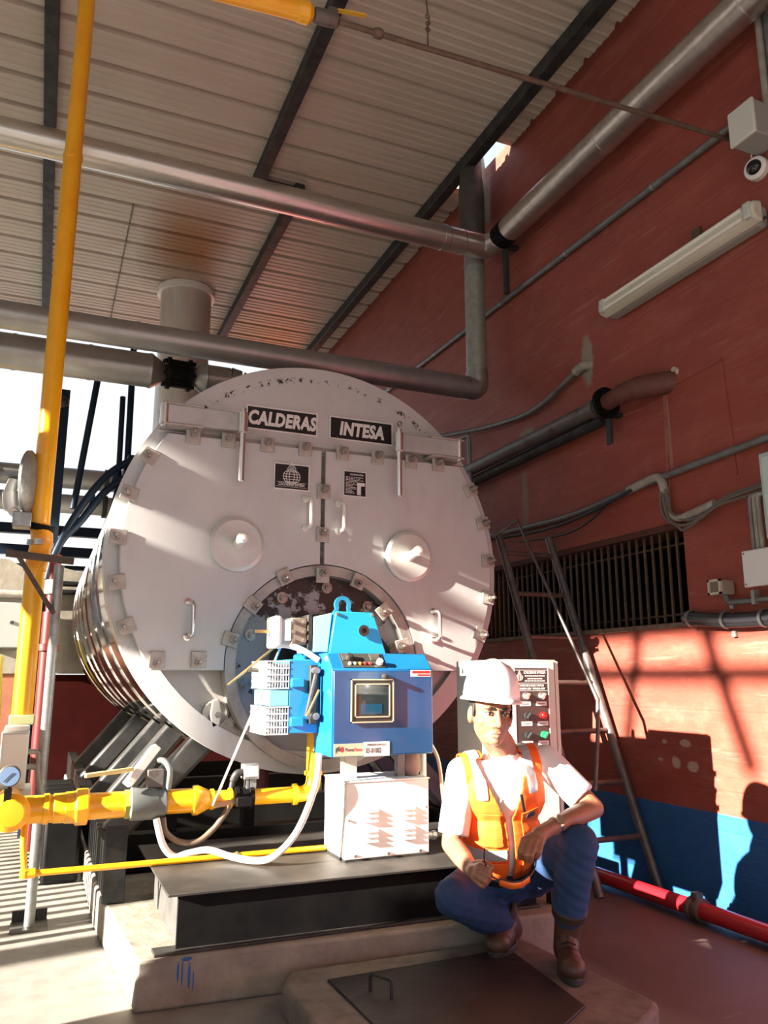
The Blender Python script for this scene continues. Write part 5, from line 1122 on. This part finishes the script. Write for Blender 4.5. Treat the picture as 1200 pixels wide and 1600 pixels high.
# shirt with short sleeves
b = MB(); torso(b, .0)
slv = {'R': V((1.488, 2.855, .6)), 'L': V((1.975, 2.695, .73))}
for s in 'RL':
    e_ = J['sh'+s]*.12 + J['el'+s]*.88 if s == 'R' else J['sh'+s]*.22 + J['el'+s]*.78
    b.cyl(J['sh'+s], e_, .062, .06, 20); b.ball(J['sh'+s], .062, 18, 12)
caps(b, [J['neck'] - UP*.04, J['neck'] - UP*.0], [.07, .062])
shirt = blob('shirt', b, .007, cloth_w, mn, 3, None, lambda c, n: (c - J['neck']).dot(UP) > -.005 and (c-J['neck']).length < .12 and n.z > .6)
for s in (-1, 1):
    base_ = J['neck'] + SF*.05 - UP*.055
    pts = [J['neck'] + LT*.068*s + UP*.03 - SF*.01, J['neck'] + LT*.058*s + SF*.05 + UP*.005, base_ + LT*.008*s - UP*.03 + SF*.03, base_ + LT*.05*s - UP*.055 + SF*.045, J['neck'] + LT*.088*s + SF*.03 - UP*.03, J['neck'] + LT*.088*s - SF*.01 - UP*.0]
    c_ = MB(); c_.add(pts, [(0,1,4,5), (1,2,3,4)]); o = c_.build('collar', cloth_w, shirt); q_ = o.modifiers.new('t', 'SOLIDIFY'); q_.thickness = .006; q_.offset = 0
# orange vest
def tl(p): d = p - J['chest']; return d.dot(LT), d.dot(SP), d.dot(SF)
def vcut(c, n):
    x, y, z = tl(c)
    if y < -.3: return True
    if y > .2: return True
    if abs(x) > .2: return True
    if z > -.02 and abs(x + .012) < .012 + max(0, (y + .02))*.42: return True      # V neck
    if y > .12 and abs(x) < .07: return True
    if y > -.06 and abs(x) > .152 + max(0, -y)*.3: return True                # arm holes
    return False
b = MB(); torso(b, .014); vest = blob('vest', b, .005, hiv, mn, 3, None, vcut, .004)
def on_vest(name, m, keep, k=.02, solid=.003, vox=.0045):
    b = MB(); torso(b, k); return blob(name, b, vox, m, vest, 3, None, lambda c, n: vcut(c, n) or not keep(*tl(c)), solid)
on_vest('reflective_band', silv, lambda x, y, z: -.17 < y < -.125 and (x > .02 or x < -.03), .0195)
on_vest('reflective_band', silv, lambda x, y, z: .075 < x < .115 and y > .06, .0195)
on_vest('reflective_band', silv, lambda x, y, z: -.125 < x < -.085 and y > .06, .0195)
on_vest('chest_pocket', hiv, lambda x, y, z: .035 < x < .115 and -.11 < y < .0 and z > 0, .023)
on_vest('chest_pocket', hiv, lambda x, y, z: -.125 < x < -.045 and -.11 < y < .01 and z > 0, .023)
on_vest('waist_pocket', hiv, lambda x, y, z: -.13 < x < -.03 and -.28 < y < -.18 and z > 0, .022)
on_vest('waist_pocket', hiv, lambda x, y, z: .03 < x < .13 and -.28 < y < -.18 and z > 0, .022)
on_vest('zip', mat('yellow zip', (.6, .4, .05), .4), lambda x, y, z: -.016 < x < -.004 and y < -.02 and z > 0, .0215)
on_vest('pocket_badge', mat('dark badge', (.06, .06, .07), .5), lambda x, y, z: .055 < x < .095 and -.03 < y < -.008 and z > 0, .0265, .001)
pk = J['chest'] + LT*.04 + SP*.02 + SF*.135
MB().tube([pk, pk + SP*.075 + LT*-.01], .006, 8).build('pocket_pen', K['plate'], vest)
# jeans
b = MB()
ell(b, J['pelv'] + UP*.02, LT, .165, BK, .13, UP, .12); ell(b, (J['belly'] + J['pelv'])/2 - UP*.03, LT, .158, SF, .125, SP, .09)
caps(b, [J['hipR'], J['hipR']*.5+J['knR']*.5 + UP*.005, J['knR'], J['knR']*.5+J['anR']*.5 - UP*.01, J['anR'] + (J['knR']-J['anR'])*.22], [.1, .088, .07, .068, .06], 20)
caps(b, [J['hipL'], J['hipL']*.5+J['knL']*.5, J['knL'], J['knL']*.5+J['anL']*.5 + BK*.015, J['anL'] + (J['knL']-J['anL']).normalized()*.11], [.1, .088, .07, .068, .064], 20)
rnd = random.Random(3)
def wrinkle(p, n):
    a = math.sin(p.x*70 + p.z*55)*math.sin(p.y*63 - p.z*80); return p + n*.0028*a
blob('jeans', b, .008, den, mn, 3, wrinkle)
MB().lathe([(.15, 0), (.152, .035)], J['belly'] - SP*.09, SP, 28, False).build('belt', K['plate'], mn)
# boots
def boot(an, to, solez, sgn, lean=V()):
    f_ = V((to.x-an.x, to.y-an.y, 0)).normalized(); s_ = V((-f_.y, f_.x, 0)); a = V((an.x, an.y, solez))
    b = MB()
    ell(b, a + f_*.0 + UP*.045, f_, .062, s_, .042, UP, .05); ell(b, a + f_*.1 + UP*.045, f_, .075, s_, .045, UP, .045); ell(b, a + f_*.165 + UP*.042, f_, .058, s_, .05, UP, .043)
    caps(b, [a + UP*.05, a + f_*.05 + UP*.075], [.042, .045]); caps(b, [a + UP*.05 - f_*.005, an + lean], [.049, .053])
    b2 = b
    def flat(p, n): return V((p.x, p.y, max(p.z, solez + .018)))
    bo_ = blob('boot', b2, .006, leather, mn, 3, flat)
    sl = MB(); k = 28; poly = []
    for i in range(k):
        t = 2*PI*i/k; xx = math.cos(t); yy = math.sin(t); w_ = .048 if xx > 0 else .042
        poly.append((.08 + .148*xx, w_*yy*(1.06 if xx > 0 else .98)))
    sl.prism(poly, a, f_, s_, UP*.024).build('sole', K['rubber'], bo_, .004)
    for q in range(4):
        c0 = a + f_*(.045 + .018*q) + UP*(.118 - .012*q); MB().tube([c0 - s_*.026, c0 + UP*.012 + f_*.008, c0 + s_*.026], .0035, 6).build('lace', K['plate'], bo_)
    cu_ = MB().lathe([(.056, 0), (.064, .006), (.066, .036), (.058, .042)], an + lean*.9, lean, 24, False).build('padded_collar', mat('dark boot collar', (.035, .022, .016), .6), bo_)
    return bo_
boot(J['anL'] + BK*.0, J['toL'], .0985, 1, (J['knL']-J['anL']).normalized()*.1)
boot(J['anR'] + V((-.005, .0, 0)), V((1.735, 2.93, 0)), .0985, -1, ((J['knR']-J['anR']).normalized() + UP*.5).normalized()*.085)
# watch
wd = (J['elL'] - J['wrL']).normalized(); wc = J['wrL'] + wd*.025
wt = MB().ring(wc - wd*.009, wd, .0275, .0315, .018, 24).build('wrist_watch', K['chrome'], mn)
nrm = (UP*.6 - BK).normalized(); nrm = (nrm - wd*nrm.dot(wd)).normalized()
MB().lathe([(.017, 0), (.0185, .003), (.017, .008), (0, .0085)], wc + nrm*.028, nrm, 20).build('watch_face', mat('gold watch face', (.45, .37, .22), .25, .6), wt)
# safety glasses in the right hand
gz = thing('safety_glasses', J['G4'], 'pair of safety glasses with orange lenses dangling from the right hand', 'glasses')
MB().tube(spline([J['G0'], J['G1'], J['G2'], J['G3']], 6), .0028, 8).build('temple', K['plate'], gz)
MB().tube(spline([J['G6'], J['G7'], J['G8']], 6), .0028, 8).build('temple', K['plate'], gz)
orn = mat('orange lens', (.9, .16, .02), .12, 0, coat=.5)
for a, c_, e_ in (('G3', 'G4', 'G5'), ('G5', 'G6', 'G6')):
    ps = spline([J[a], J[c_]] + ([J[e_]] if e_ != c_ else []), 6); ln = MB(); m_ = len(ps)
    dn = (UP*-.75 + BK*.35).normalized()
    ln.add([p + UP*.006 for p in ps] + [p + dn*.02 for p in ps], [(i, i+1, m_+i+1, m_+i) for i in range(m_-1)])
    o = ln.build('lens', orn, gz); q_ = o.modifiers.new('t', 'SOLIDIFY'); q_.thickness = .0025; q_.offset = 0
MB().tube(spline([J['G3'] + UP*.006, J['G4'] + UP*.006, J['G5'] + UP*.006, J['G6'] + UP*.006], 6), .0025, 8).build('brow_bar', K['plate'], gz)
